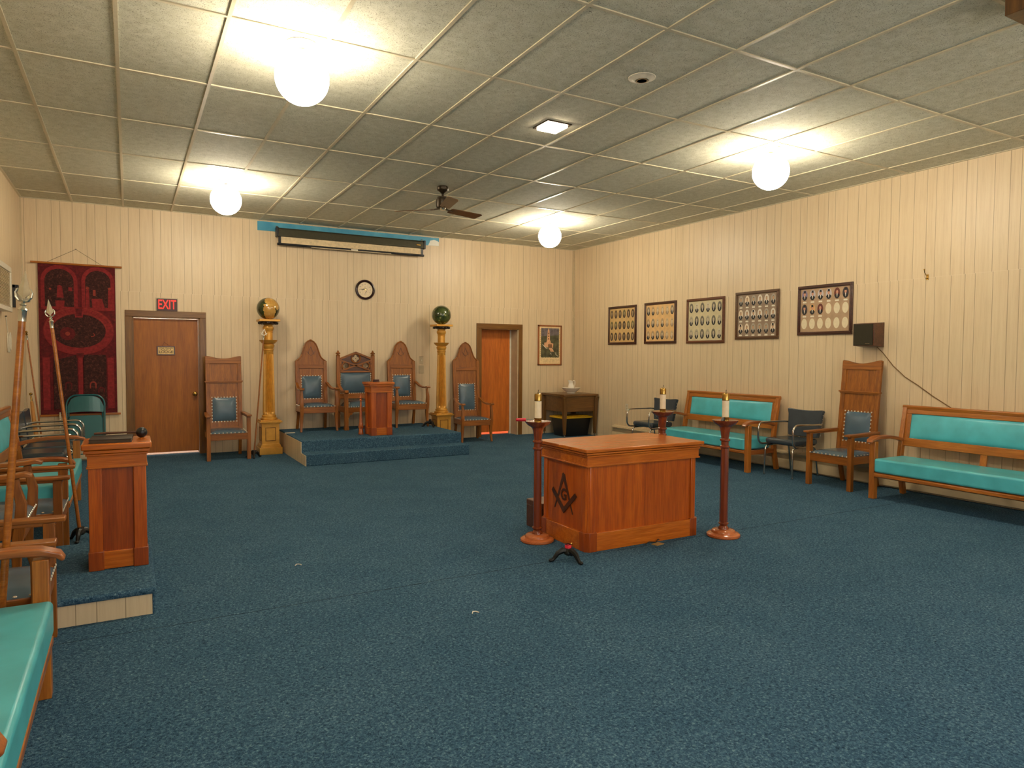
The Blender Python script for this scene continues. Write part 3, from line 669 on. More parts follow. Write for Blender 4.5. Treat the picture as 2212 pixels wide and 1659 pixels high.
def picture(label, yc, zc, w, h, fm, paper, style, rows=3, cols=6):
    r = thing('framed_portraits', label, 'picture', (XR, yc, zc), -PI / 2, 'framed portrait groups on the right wall')
    fw = .042
    k = MB()
    for ins, y0, y1 in ((0, -.022, -.001), (.014, -.03, -.02)):
        W, Hh = w / 2 - ins, h / 2 - ins; q = fw - ins - (.008 if ins else 0)
        for a in ((-W, Hh - q, W, Hh), (-W, -Hh, W, -Hh + q), (-W, -Hh + q, -W + q, Hh - q), (W - q, -Hh + q, W, Hh - q)): k.box(a[0], y0, a[1], a[2], y1, a[3])
    k.build('frame', fm, r, .004)
    k = MB(); k.box(-w / 2 + fw - .004, -.010, -h / 2 + fw - .004, w / 2 - fw + .004, -.004, h / 2 - fw + .004); k.build('mount_board', paper, r)
    iw, ih = w - 2 * fw, h - 2 * fw
    ow, oh = iw / cols * .36, ih / rows * .37
    rnd = random.Random(label)
    for j in range(rows):
        for i in range(cols):
            x = -iw / 2 + iw * (i + .5) / cols; z = ih / 2 - ih * (j + .5) / rows + (.012 if style in 'cd' else 0)
            if style == 'a':
                bgs = [tone('sepia_oval_brown', (104, 84, 58)), tone('sepia_oval_dark', (72, 58, 42)), tone('sepia_oval_green', (112, 106, 66)), tone('sepia_oval_red', (118, 84, 68))]
                q = rnd.randrange(4); me = portrait_mesh('a%d' % q, ow, oh, bgs[q], tone('sepia_face', (168, 148, 116)), tone('sepia_suit', (66, 52, 40)), tone('sepia_shirt', (190, 172, 140)), False, False)
            elif style == 'b':
                bgs = [tone('old_oval_tan', (186, 154, 112)), tone('old_oval_black', (52, 40, 32)), tone('old_oval_grey', (148, 132, 108)), tone('old_oval_pale', (206, 176, 130))]
                q = rnd.randrange(4); me = portrait_mesh('b%d' % q, ow, oh, bgs[q], tone('pale_face', (208, 190, 158)), black_suit if q != 3 else tone('faded_suit', (160, 134, 100)), shirt_w, False, False)
            elif style == 'e':
                bgs = [tone('silver_oval', (176, 168, 142)), tone('silver_oval_dark', (112, 106, 92)), tone('silver_oval_light', (206, 198, 172))]
                q = rnd.randrange(3); me = portrait_mesh('e%d' % q, ow, oh, bgs[q], tone('grey_face', (196, 180, 152)), black_suit, shirt_w, False, False)
            elif style == 'c':
                bgs = [tone('white_oval', (224, 216, 200)), tone('mid_grey_oval', (170, 160, 142)), tone('cream_oval', (230, 214, 188))]
                q = rnd.randrange(3); hat = (j == 2 and i in (0, 5)) or (j == 1 and i == 2)
                me = portrait_mesh('c%d%d' % (q, hat), ow, oh, bgs[q], tone('warm_face', (190, 150, 112)), black_suit, shirt_w, hat, True)
            else:
                idx = j * 6 + i
                if idx >= 9: me = portrait_mesh('dblank', ow, oh, tone('blank_cream_oval', (226, 214, 182)), None, black_suit, shirt_w, False, False)
                else:
                    bgs = [tone('violet_oval', (140, 126, 150)), tone('pale_blue_oval', (196, 188, 190)), tone('maroon_oval', (110, 52, 40)), tone('dark_slate_oval', (62, 52, 58)), tone('orange_oval', (220, 170, 110))]
                    q = [0, 1, 1, 1, 2, 3, 3, 4, 2][idx]; hat = idx not in (4, 8)
                    me = portrait_mesh('d%d%d' % (q, hat), ow, oh, bgs[q], tone('flesh_face', (206, 148, 118)), black_suit, shirt_w, hat, True)
            p = bpy.data.objects.new('portrait', me); COL.objects.link(p); p.parent = r; p.location = (x, -.010, z)
    return r
dark_fr = wood('dark_red_frame', (86, 46, 30), (50, 24, 14), 'x', .3)
mid_fr = wood('mid_brown_frame', (126, 74, 44), (84, 46, 24), 'x', .3)
grey_fr = wood('grey_brown_frame', (112, 78, 46), (76, 50, 26), 'x', .35)
picture('tan framed portraits nearest the corner, olive and brown ovals in a dark frame', 3.868, 2.052, .79, .685, dark_fr, plain('gold_tan_paper', (206, 172, 114), .6, 0, .05, 12), 'a')
picture('second framed portraits from the corner, black and faded ovals on tan paper', 2.872, 2.058, .775, .69, dark_fr, plain('peach_tan_paper', (220, 180, 122), .6, 0, .05, 12), 'b')
picture('framed grey portraits on pale cream paper in a reddish brown frame', 1.858, 2.052, .785, .69, mid_fr, plain('pale_cream_paper', (208, 196, 156), .6, 0, .04, 12), 'e')
picture('framed portraits with white name strips on mauve-grey paper', .878, 2.088, .76, .675, grey_fr, plain('mauve_grey_paper', (152, 130, 108), .6, 0, .05, 12), 'c')
picture('framed portraits with nine blank cream ovals, nearest the wall speaker', -.19, 2.105, .78, .635, dark_fr, plain('grey_beige_paper', (178, 148, 116), .6, 0, .05, 12), 'd')
# wall speaker, cable, hook, outlet
r = thing('wall_speaker', 'small dark box speaker on the right wall above the tall chair', 'speaker', (XR, -.85, 1.77), -PI / 2)
k = MB(); k.add([(-.13, -.195, -.13), (.13, -.195, -.13), (.13, 0, -.145), (-.13, 0, -.145), (-.13, -.2, .13), (.13, -.2, .13), (.13, 0, .145), (-.13, 0, .145)], [(3, 2, 1, 0), (4, 5, 6, 7), (0, 1, 5, 4), (1, 2, 6, 5), (2, 3, 7, 6), (3, 0, 4, 7)])
k.build('case', M['walnut'], r, .004)
k = MB(); k.box(-.12, -.207, -.122, .12, -.199, .122); k.build('grille_cloth', plain('dark_olive_cloth', (44, 38, 20), .85, 0, .1, 200, .0006), r, .003)
k = MB(); k.box(.03, -.209, -.108, .085, -.206, -.102); k.build('badge', M['chrome'], r)
k = MB(); pts = [(XR - .06, -.93, 1.63), (XR - .02, -.98, 1.56), (XR - .008, -1.1, 1.41), (XR - .006, -1.24, 1.285), (XR - .006, -1.39, 1.195), (XR - .006, -1.56, 1.08), (XR - .006, -1.74, .974), (XR - .006, -1.95, .8), (XR - .006, -2.1, .6), (XR - .006, -2.12, .27)]
k.tube(pts, .0055, 6); tag(k.build('speaker_cable', plain('tan_cable', (120, 88, 52), .5)), 'thin tan cable sagging down the right wall from the speaker', 'cable')
r = thing('hanging_hook', 'small brass coat hook high on the right wall', 'hook', (XR, -1.455, 2.39), -PI / 2)
k = MB(); k.box(-.012, -.004, -.03, .012, 0, .03); k.build('plate', M['brass'], r)
k = MB(); k.tube([(0, -.004, .012), (0, -.03, .02), (-.0, -.06, .05), (-.0, -.065, .075)], .0045, 7); k.sphere((0, -.065, .078), .009, 10, 6); k.tube([(0, -.004, -.012), (0, -.025, -.022), (0, -.035, -.008)], .004, 7); k.build('prong', M['brass'], r)
r = thing('wall_outlet', 'ivory wall outlet on the right wall near the corner', 'outlet', (XR, 3.715, .60), -PI / 2)
k = MB(); k.box(-.036, -.006, -.058, .036, 0, .058); k.build('plate', M['offwhite'], r, .003)
k = MB(); k.box(-.017, -.008, .008, .017, -.005, .038); k.box(-.017, -.008, -.038, .017, -.005, -.008); k.build('receptacle', M['beige'], r, .002)

# ------------------------------------------------------------------ helpers for furniture
def sweep(mb, pts, w, d, m=0, up=(0, 0, 1)):
    """rectangular section swept along pts; w across, d along 'up'; lists allowed"""
    pts = [Vector(p) for p in pts]; n = len(pts); U = Vector(up)
    W = w if isinstance(w, (list, tuple)) else [w] * n; Dd = d if isinstance(d, (list, tuple)) else [d] * n
    vs, fs = [], []
    for i in range(n):
        t = (pts[min(i + 1, n - 1)] - pts[max(i - 1, 0)]).normalized()
        a = t.cross(U).normalized(); b = a.cross(t).normalized()
        for p, q in ((-1, -1), (1, -1), (1, 1), (-1, 1)): vs.append(tuple(pts[i] + a * p * W[i] / 2 + b * q * Dd[i] / 2))
    for i in range(n - 1):
        for k in range(4):
            k2 = (k + 1) % 4; fs.append((i * 4 + k, i * 4 + k2, i * 4 + 4 + k2, i * 4 + 4 + k))
    fs += [(3, 2, 1, 0), tuple((n - 1) * 4 + k for k in range(4))]
    vs = [(x, y, max(z, 0.0005)) for x, y, z in vs]
    return mb.add(vs, fs, m)
def nails(mb, pts, r=.0095, nrm=(0, -1, 0), m=0):
    nrm = Vector(nrm); u = nrm.orthogonal().normalized(); v = nrm.cross(u)
    for p in pts:
        p = Vector(p); vs = []
        for rr, hh in ((r, 0), (r * .75, r * .45)):
            for k in range(6): vs.append(tuple(p + u * rr * math.cos(k * PI / 3) + v * rr * math.sin(k * PI / 3) + nrm * hh))
        vs.append(tuple(p + nrm * r * .65))
        mb.add(vs, [(k, (k + 1) % 6, 6 + (k + 1) % 6, 6 + k) for k in range(6)] + [(6 + k, 6 + (k + 1) % 6, 12) for k in range(6)], m)
def rect_pts(w, h, step, y=0, z=0, skip=''):
    nx, nz = max(2, round(w / step)), max(2, round(h / step)); o = []
    for i in range(nx + 1):
        x = -w / 2 + w * i / nx
        if 't' not in skip: o.append((x, y, z + h / 2))
        if 'b' not in skip: o.append((x, y, z - h / 2))
    for j in range(1, nz):
        zz = z - h / 2 + h * j / nz; o += [(-w / 2, y, zz), (w / 2, y, zz)]
    return o
UPM = Matrix.Rotation(-PI / 2, 4, 'X')       # turns a pad's face from -Y to +Z
def tilt(y, z, deg): return Matrix.Translation((0, y, z)) @ Matrix.Rotation(math.radians(-deg), 4, 'X')

# ------------------------------------------------------------------ straight-armed tall chair with a scooped top
def straight_chair(label, loc, rz):
    r = thing('lodge_armchair', label, 'chair', loc, rz, 'tall straight-armed oak chairs')
    for sx in (-1, 1):
        k = MB(); k.box(sx * .265 - .026, -.296, 0, sx * .265 + .026, -.244, .612); k.build('front_leg', M['oak'], r, .003)
        k = MB(); sweep(k, [(sx * .218, .30, 0), (sx * .215, .245, .2), (sx * .212, .225, .34)], .042, .042, up=(0, 1, 0)); k.build('rear_leg', M['oak'], r, .003)
        k = MB(); sweep(k, [(sx * .265, -.345, .627), (sx * .265, -.1, .63), (sx * .25, .252, .637)], [.07, .066, .05], .026); k.build('arm', M['oaky'], r, .006)
        k = MB(); sweep(k, [(sx * .265, -.30, .606), (sx * .25, .248, .612)], .04, .018); k.build('arm_moulding', M['oaky'], r, .003)
        k = MB(); k.box(sx * .255 - .014, -.25, .295, sx * .255 + .014, .22, .38); k.build('side_rail', M['oaky'], r, .002)
    k = MB(); k.box(-.24, -.29, .285, .24, -.255, .382); k.build('front_rail', M['oakx'], r, .003)
    k = MB(Matrix.Translation((0, -.03, .38)) @ UPM); k.pad(.50, .53, .03, .018); s = k.build('seat', M['blue'], r)
    k = MB(); nails(k, [(x, -.2965, .388) for x in [(-.235 + i * .0522) for i in range(10)]]); nails(k, [(sx * .2515, y, .39) for sx in (-1, 1) for y in [-.24 + i * .06 for i in range(8)]], nrm=(0, 0, 1)); k.build('nail_trim', M['nail'], s)
    A = tilt(.20, .32, 5.2)
    k = MB(A); 
    for sx in (-1, 1): k.box(sx * .246, -.018, -.03, sx * .192, .018, 1.11)
    k.build('back_stile', M['oak'], r, .003)
    k = MB(A); k.box(-.192, -.006, 0, .192, .012, 1.11); k.build('back_panel', M['oak'], r)
    k = MB(A); k.prism([(-.247, 1.04), (.247, 1.04), (.247, 1.145), (.235, 1.155), (.19, 1.148)] + [(.19 - .38 * i / 12, 1.148 - .032 * math.sin(PI * i / 12)) for i in range(1, 12)] + [(-.19, 1.148), (-.235, 1.155), (-.247, 1.145)], 'y', -.02, .022)
    k.build('top_rail', M['oakx'], r, .004)
    k = MB(A); k.box(-.262, -.034, .768, .262, .01, .786); k.box(-.252, -.026, .755, .252, .01, .77); k.build('cross_moulding', M['oakx'], r, .003)
    k = MB(A); k.box(-.192, -.016, .0, .192, .01, .11); k.build('lower_rail', M['oakx'], r, .002)
    k = MB(A @ Matrix.Translation((0, -.006, .365))); k.pad(.32, .345, .016, .02); s = k.build('back_pad', M['blue'], r)
    k = MB(A @ Matrix.Translation((0, -.008, .365))); nails(k, rect_pts(.334, .358, .043)); k.build('nail_trim', M['nail'], s)
    return r
ch = straight_chair('tall scooped-top oak chair with blue pads between the exit door and gold column', (1.865, 4.80, 0), 0)
dup(ch, (7.945, -.775, 0), -PI / 2, 'tall scooped-top oak chair standing between the two teal benches on the right')
dup(ch, (0.0, -1.785, 0), PI / 2, 'dark oak armchair with straight arms between the nearest teal bench and the carpeted step')
dup(ch, (-.07, .14, 0), PI / 2, 'oak armchair with straight arms beyond the carpeted step on the left')

# ------------------------------------------------------------------ pointed-back chair
def symboard(mb, half, y0, y1):
    n = len(half); vs = []
    for x, z in half: vs += [(-x, y0, z), (x, y0, z), (-x, y1, z), (x, y1, z)]
    fs = []
    for i in range(n - 1):
        a, b = 4 * i, 4 * i + 4
        fs += [(a, a + 1, b + 1, b), (a + 3, a + 2, b + 2, b + 3), (a + 1, a + 3, b + 3, b + 1), (a + 2, a, b, b + 2)]
    fs += [(1, 0, 2, 3), (4 * n - 4, 4 * n - 3, 4 * n - 1, 4 * n - 2)]
    return mb.add(vs, fs)
def pointed_chair(label, loc, rz, sh, top, pad, rail, padw):
    """sh shoulder height, top height, pad (z0, z1)"""
    r = thing('pointed_chair', label, 'chair', loc, rz, 'pointed-back oak officer chairs')
    for sx in (-1, 1):
        k = MB(); sweep(k, [(sx * .275, -.255, 0), (sx * .268, -.235, .10), (sx * .262, -.235, .25), (sx * .265, -.255, .38), (sx * .268, -.262, .5), (sx * .264, -.24, .6), (sx * .263, -.235, .64)], [.03, .036, .046, .052, .048, .036, .036], [.034, .04, .05, .056, .05, .036, .04], up=(0, 1, 0)); k.build('front_leg', M['oak'], r, .004)
        k = MB(); sweep(k, [(sx * .222, .29, 0), (sx * .215, .235, .2), (sx * .212, .215, .36)], .04, .042, up=(0, 1, 0)); k.build('rear_leg', M['oak'], r, .003)
        k = MB(); sweep(k, [(sx * .237, .235, .735), (sx * .243, .18, .715), (sx * .252, .06, .668), (sx * .262, -.1, .648), (sx * .266, -.22, .656), (sx * .267, -.28, .664), (sx * .267, -.315, .652)], [.04, .042, .046, .054, .068, .072, .06], [.03, .03, .028, .026, .026, .028, .02]); k.build('arm', M['oaky'], r, .005)
        k = MB(); k.box(sx * .25 - .013, -.22, .30, sx * .25 + .013, .2, .385); k.build('side_rail', M['oaky'], r, .002)
    k = MB(); k.box(-.245, -.27, .29, .245, -.235, .388); k.build('front_rail', M['oakx'], r, .004)
    k = MB(Matrix.Translation((0, -.03, .386)) @ UPM); k.pad(.5, .49, .03, .02); s = k.build('seat', M['blue'], r)
    k = MB(); nails(k, [(-.236 + i * .0525, -.2765, .392) for i in range(10)]); nails(k, [(q * .25, -.24 + i * .06, .395) for q in (-1, 1) for i in range(8)], nrm=(0, 0, 1)); k.build('nail_trim', M['nail'], s)
    A = tilt(.20, 0, 4.5)
    b0 = .28; hh = top - sh
    half = [(.248, b0), (.248, sh - .02), (.236, sh), (.206, sh + .02 * hh / .32), (.172, sh + .05 * hh / .32), (.148, sh + .1 * hh / .32), (.128, sh + .16 * hh / .32), (.108, sh + .22 * hh / .32), (.086, sh + .268 * hh / .32), (.05, sh + .306 * hh / .32), (.016, sh + .32 * hh / .32)]
    outl = half + [(-x, z) for x, z in half[::-1]]
    k = MB(A); symboard(k, half, -.004, .022); k.build('back_board', M['oak'], r)
    k = MB(A); k.tube([(x * .965, -.006, z - .008) for x, z in half[1:]] + [(-x * .965, -.006, z - .008) for x, z in half[1:][::-1]], .011, 8)
    k.tube([(-.018, -.012, top - .02), (-.01, -.014, top + .004), (.01, -.014, top + .004), (.018, -.012, top - .02)], .009, 7); k.build('crest_moulding', M['oakx'], r)
    k = MB(A)
    for sx in (-1, 1): k.box(sx * .248, -.02, b0, sx * .194, .02, sh - .01)
    k.build('back_stile', M['oak'], r, .003)
    k = MB(A); k.box(-.194, -.02, rail - .032, .194, .0, rail + .03); k.build('cross_rail', M['oakx'], r, .004)
    k = MB(A); k.box(-.194, -.018, b0, .194, .0, b0 + .13); k.build('lower_rail', M['oakx'], r, .003)
    # carved square and compasses faintly cut in the head
    k = MB(A); zc = (sh + top) / 2 - .02
    for q in (-1, 1): k.bar((0, -.0055, zc + .075), (q * .05, -.0055, zc - .05), .008, .004); k.bar((0, -.0055, zc - .07), (q * .065, -.0055, zc + .0), .009, .004)
    k.build('carving', M['walnut'], r)
    pz, phh = (pad[0] + pad[1]) / 2, pad[1] - pad[0]
    k = MB(A @ Matrix.Translation((0, -.004, pz))); k.pad(padw, phh, .02, .022); s = k.build('back_pad', M['blue'], r)
    k = MB(A @ Matrix.Translation((0, -.006, pz))); nails(k, rect_pts(padw + .014, phh + .014, .042)); k.build('nail_trim', M['nail'], s)
    return r
DZ = .31
pc = pointed_chair('pointed-back oak chair at the left end of the carpeted dais', (3.195, 5.045, DZ), 0, 1.10, 1.425, (.49, .845), 1.0, .30)
dup(pc, (4.715, 5.045, DZ), 0, 'pointed-back oak chair at the right of the dais, partly behind the lectern')
dup(pc, (-.15, -.90, .158), PI / 2, 'curved-arm oak chair on the carpeted step behind the left lectern')
pointed_chair('tallest pointed-back oak chair, standing on the floor before the far right door', (5.90, 4.99, 0), -.08, 1.42, 1.735, (.53, .99), 1.26, .30)

# ------------------------------------------------------------------ gothic chair
r = thing('gothic_chair', 'carved gothic oak chair with pierced quatrefoil crest in the middle of the dais', 'chair', (3.905, 5.06, DZ), 0)
gw = .29
for sx in (-1, 1):
    k = MB(); k.box(sx * gw - .028, .18, 0, sx * gw + .028, .236, 1.17); p_ = k.build('back_post', M['oak'], r, .004)
    k = MB(); c_ = (sx * gw, .208, 1.17)
    k.lathe([(.034, 0), (.036, .012), (.02, .018), (.016, .03), (.03, .045), (.02, .062), (.008, .085), (1e-6, .095)], c_, 10)
    for a in range(4): k.sphere((c_[0] + .026 * math.cos(a * PI / 2), c_[1] + .026 * math.sin(a * PI / 2), c_[2] + .04), .014, 8, 6)
    k.build('finial', M['oak'], p_)
    k = MB(); sweep(k, [(sx * gw, -.27, 0), (sx * gw, -.262, .3), (sx * gw, -.262, .42), (sx * gw, -.25, .58)], .058, [.06, .06, .062, .05], up=(0, 1, 0)); k.box(sx * gw - .034, -.3, 0, sx * gw + .034, -.23, .05); k.build('front_leg', M['oak'], r, .005)
    k = MB(); sweep(k, [(sx * gw, .2, .70), (sx * gw, .12, .66), (sx * gw, -.02, .605), (sx * gw, -.18, .60), (sx * gw, -.29, .61), (sx * gw, -.31, .585)], [.05, .05, .054, .06, .06, .05], [.05, .045, .04, .04, .045, .03]); k.build('arm', M['oaky'], r, .005)
    k = MB(); k.box(sx * gw - .015, -.24, .27, sx * gw + .015, .19, .36); k.build('side_rail', M['oaky'], r, .002)
    k = MB(); k.prism([(sx * .262, .30), (sx * .262, .19), (sx * .245, .2), (sx * .235, .235), (sx * .2, .245), (sx * .19, .27), (sx * .14, .3)], 'y', -.275, -.255); k.build('bracket', M['oak'], r, .002)
k = MB(); k.box(-gw + .02, -.285, .285, gw - .02, -.245, .36); k.build('front_rail', M['oakx'], r, .003)
k = MB(Matrix.Translation((0, -.03, .36)) @ UPM); k.pad(.53, .5, .07, .02, corner=.2); s = k.build('seat', M['blue'], r)
k = MB(); nails(k, [(-.25 + i * .0385, -.284, .368) for i in range(14)], .009); nails(k, [(q * .25, -.284, .37 + i * .03) for q in (-1, 1) for i in range(3)], .009); k.build('nail_trim', M['nailw'], s)
k = MB(); k.box(-gw + .02, .19, .47, gw - .02, .225, .56); k.build('lower_rail', M['oakx'], r, .004)
k = MB(Matrix.Translation((0, .20, .735))); k.pad(.49, .345, .02, .02); s = k.build('back_pad', M['blue'], r)
k = MB(Matrix.Translation((0, .192, .735))); nails(k, rect_pts(.50, .355, .036), .009); k.build('nail_trim', M['nailw'], s)
def cut(mb, cutters, name, mats, parent, bevel=0):
    a = mb.build('board_tmp', mats); objs = []
    dg = bpy.context.evaluated_depsgraph_get()
    for c_ in cutters:
        q = c_.build('cut_tmp', mats); objs.append(q)
        md = a.modifiers.new('b', 'BOOLEAN'); md.operation = 'DIFFERENCE'; md.object = q; md.solver = 'EXACT'
    dg = bpy.context.evaluated_depsgraph_get(); dg.update()
    me = bpy.data.meshes.new_from_object(a.evaluated_get(dg))
    o = bpy.data.objects.new(name, me); COL.objects.link(o); o.parent = parent; me.name = name
    me.polygons.foreach_set('use_smooth', [False] * len(me.polygons))
    for q in objs + [a]: bpy.data.objects.remove(q)
    return o
k = MB(); k.prism([(-.262, .905), (.262, .905), (.262, 1.125), (0, 1.225), (-.262, 1.125)], 'y', .195, .222)
cs = []
for cx, cz, s_ in ((0, 1.128, .034), (-.168, 1.005, .028), (.168, 1.005, .028)):
    for dx, dz in ((1, 0), (-1, 0), (0, 1), (0, -1)):
        q = MB(); q.prism([(cx + dx * s_ * .95 + s_ * .82 * math.cos(i * PI / 8 + .03), cz + dz * s_ * .95 + s_ * .82 * math.sin(i * PI / 8 + .03)) for i in range(16)], 'y', .15, .26); cs.append(q)
cut(k, cs, 'pierced_crest', M['walnut'], r)  # darker wood paints shade into the recess so the tracery stands out
k = MB()
for sx in (-1, 1):
    k.bar((sx * .268, .185, 1.12), (0, .185, 1.225), .03, .04, up=(0, 1, 0)); k.bar((sx * .262, .185, .925), (-sx * .262, .185, 1.10), .022, .03, up=(0, 1, 0))
k.box(-.262, .17, .9, .262, .21, .924)
for sx in (-1, 1): k.box(sx * .265, .172, .9, sx * .24, .21, 1.13)
for cx, cz, s_ in ((0, 1.128, .034), (-.168, 1.005, .028), (.168, 1.005, .028)):
    k.tube([(cx + s_ * 2.15 * math.cos(i * PI / 10), (.185), cz + s_ * 2.15 * math.sin(i * PI / 10)) for i in range(20)], .0115, 6, closed=True)
k.build('tracery', M['oakx'], r)

# ------------------------------------------------------------------ benches
def bench(label, loc, rz):
    r = thing('upholstered_bench', label, 'bench', loc, rz, 'teal vinyl benches with oak frames')
    hx = .83
    for sx in (-1, 1):
        k = MB(); k.box(sx * hx - .031, -.331, 0, sx * hx + .031, -.269, .612); k.build('front_leg', M['bench'], r, .004)
        k = MB(); sweep(k, [(sx * hx, .25, 0), (sx * hx, .20, .22), (sx * hx, .175, .42), (sx * hx, .205, .65), (sx * hx, .265, .975)], .046, [.06, .058, .06, .056, .046], up=(0, 1, 0)); k.build('back_post', M['bench'], r, .004)
        k = MB(); sweep(k, [(sx * hx, .2, .60), (sx * hx, .10, .625), (sx * hx, -.05, .648), (sx * hx, -.22, .652), (sx * hx, -.30, .645), (sx * hx, -.365, .625), (sx * hx, -.385, .60)], [.05, .06, .07, .078, .08, .074, .06], [.04, .036, .036, .036, .034, .028, .018]); k.build('arm', M['benchy'], r, .008, 3)
        k = MB(); k.box(sx * (hx - .0) - .02, -.27, .228, sx * hx + .02, .19, .285); k.build('side_rail', M['benchy'], r, .002)
    k = MB(); k.prism([(-.325, .235), (-.342, .245), (-.342, .275), (-.325, .285), (-.28, .285), (-.28, .235)], 'x', -hx + .03, hx - .03); k.build('front_rail', M['benchx'], r, .003)
    k = MB(); k.box(-hx + .03, .15, .228, hx - .03, .19, .285); k.build('rear_rail', M['benchx'], r)
    k = MB(); k.box(-hx + .032, -.345, .288, hx - .032, .15, .436); k.build('seat_cushion', M['teal'], r, .022, 4)
    A = tilt(.185, .44, 8.5)
    k = MB(A); k.box(-hx + .02, -.015, .455, hx - .02, .028, .505); k.prism([(-.03, .535), (-.018, .548), (.02, .55), (.03, .53), (.03, .5), (-.015, .5)], 'x', -hx - .028, hx + .028); k.build('top_rail', M['benchx'], r, .006)
    k = MB(A); k.box(-hx + .02, -.015, .10, hx - .02, .025, .19); k.build('lower_rail', M['benchx'], r, .005)
    k = MB(A); k.box(-hx + .02, -.002, .19, hx - .02, .018, .455); k.build('back_board', M['benchx'], r)
    for sx in (-1, 1):
        k = MB(A); k.box(sx * (hx - .02), -.014, .19, sx * (hx - .075), .0, .455); k.build('end_stile', M['bench'], r, .003)
    k = MB(A); k.box(-.03, -.008, -.02, .03, .016, .10); k.build('centre_stile', M['bench'], r, .002)
    k = MB(A @ Matrix.Translation((0, -.004, .322))); k.pad(1.51, .27, .02, .012, n=16); s = k.build('back_pad', M['teal'], r)
    k = MB(A @ Matrix.Translation((0, -.006, .322))); nails(k, rect_pts(1.525, .282, .046), .007); k.build('nail_trim', M['goldd'], s)
    return r
bn = bench('teal vinyl bench with oak arms nearest the camera on the left', (.004, -3.10, 0), PI / 2)
dup(bn, (-.13, 1.56, 0), PI / 2, 'teal vinyl bench on the left between the tall spear and the chrome chairs')
dup(bn, (7.945, 1.215, 0), -PI / 2, 'teal vinyl bench behind the altar candles, under the grey portraits')
dup(bn, (7.86, -2.215, 0), -PI / 2, 'teal vinyl bench running out of view on the right, beside the tall chair')

# ------------------------------------------------------------------ chrome chairs
def chrome_chair(label, loc, rz):
    r = thing('chrome_armchair', label, 'chair', loc, rz, 'chrome tube chairs with dark vinyl pads')
    for sx in (-1, 1):
        x = sx * .262
        p = [(x * .96, .235, .655), (x, .16, .662), (x, -.2, .668)] + [(x, yy, zz) for yy, zz in arc((-.235, .585), .083, PI / 2, PI, 6)] + [(x, yy, zz) for yy, zz in arc((-.235, .475), .083, PI, 1.5 * PI, 6)] + [(x * .94, -.1, .39), (x * .8, .16, .39)]
        k = MB(); k.tube(p, .0125, 10); k.build('arm_tube', M['chrome'], r)
        k = MB(); k.tube([(sx * .19, -.02, .384), (sx * .195, -.17, .382)] + [(sx * .205, yy, zz) for yy, zz in arc((-.19, .32), .06, PI / 2, PI, 5)] + [(sx * .212, -.252, .012)], .012, 10); k.lathe([(.014, 0), (.016, .004), (.014, .02)], (sx * .212, -.252, 0), 12); k.build('front_leg', M['chrome'], r)
        k = MB(); k.tube([(sx * .19, .0, .384), (sx * .192, .13, .378)] + [(sx * .197, yy, zz) for yy, zz in arc((.14, .33), .05, PI / 2, .1, 5)] + [(sx * .2, .245, .012)], .012, 10); k.lathe([(.014, 0), (.016, .004), (.014, .02)], (sx * .2, .245, 0), 12); k.build('rear_leg', M['chrome'], r)
        k = MB(); k.tube([(sx * .07, .1, .392), (sx * .07, .2, .40), (sx * .07, .225, .44), (sx * .07, .25, .60)], .010, 8); k.build('back_support', M['chrome'], r)
    k = MB(); k.box(-.23, -.235, .40, .23, .2, .478); k.build('seat', M['grey'], r, .034, 5)
    A = tilt(.21, .485, 7)
    k = MB(A)
    k.prism([(-.215, .0), (.215, .0), (.232, .1), (.238, .2), (.245, .28), (.262, .34), (.25, .352), (.12, .342), (0, .338), (-.12, .342), (-.25, .352), (-.262, .34), (-.245, .28), (-.238, .2), (-.232, .1)], 'y', -.022, .03)
    b_ = k.build('backrest', M['grey'], r, .018, 4)
    k = MB(A); nails(k, [(q * (.225 + .03 * (z / .34) ** 2), .032, z) for q in (-1, 1) for z in [.03 + i * .05 for i in range(7)]], .006, (0, 1, 0)); nails(k, [(q * (.243 + .012 * (z / .34)), .004, z) for q in (-1, 1) for z in [.04 + i * .05 for i in range(6)]], .005, (1, 0, 0)); k.build('nail_trim', M['nail'], b_)
    return r
cc_ = chrome_chair('chrome and charcoal vinyl armchair between a teal bench and the tall oak chair', (7.985, -.02, 0), -PI / 2)
dup(cc_, (7.86, 2.47, 0), -PI / 2, 'chrome and dark vinyl armchair near the far right corner, behind the altar')
dup(cc_, (-.175, 2.79, 0), PI / 2, 'chrome armchair on the left nearest the teal bench')
dup(cc_, (-.175, 3.36, 0), PI / 2, 'middle one of three chrome armchairs along the left wall')
dup(cc_, (-.175, 3.93, 0), PI / 2, 'chrome armchair on the left closest to the red tapestry')

# ------------------------------------------------------------------ teal folding chair leaning on the far wall
r = thing('folding_chair', 'teal metal folding chair folded against the wall by the tapestry', 'chair', (.115, 5.16, 0), 0)
tealm = plain('teal_enamel', (28, 92, 98), .28, .1, .04, 6)
A = Matrix.Rotation(math.radians(-10.5), 4, 'X')
k = MB(A); k.tube([(-.225, 0, .01), (-.225, 0, .78)] + [(-.105 + .12 * math.cos(a), 0, .80 + .135 * math.sin(a)) for a in [PI - i * PI / 12 for i in range(7)]] + [(.105 + .12 * math.cos(a), 0, .80 + .135 * math.sin(a)) for a in [PI / 2 - i * PI / 12 for i in range(7)]] + [(.225, 0, .78), (.225, 0, .01)], .012, 8); k.build('frame', tealm, r)
k = MB(A); k.tube([(-.2, .03, .02), (-.2, .02, .72)], .011, 8); k.tube([(.2, .03, .02), (.2, .02, .72)], .011, 8); k.tube([(-.2, .03, .12), (.2, .03, .12)], .008, 8); k.build('rear_frame', tealm, r)
n = 10; k = MB(A)
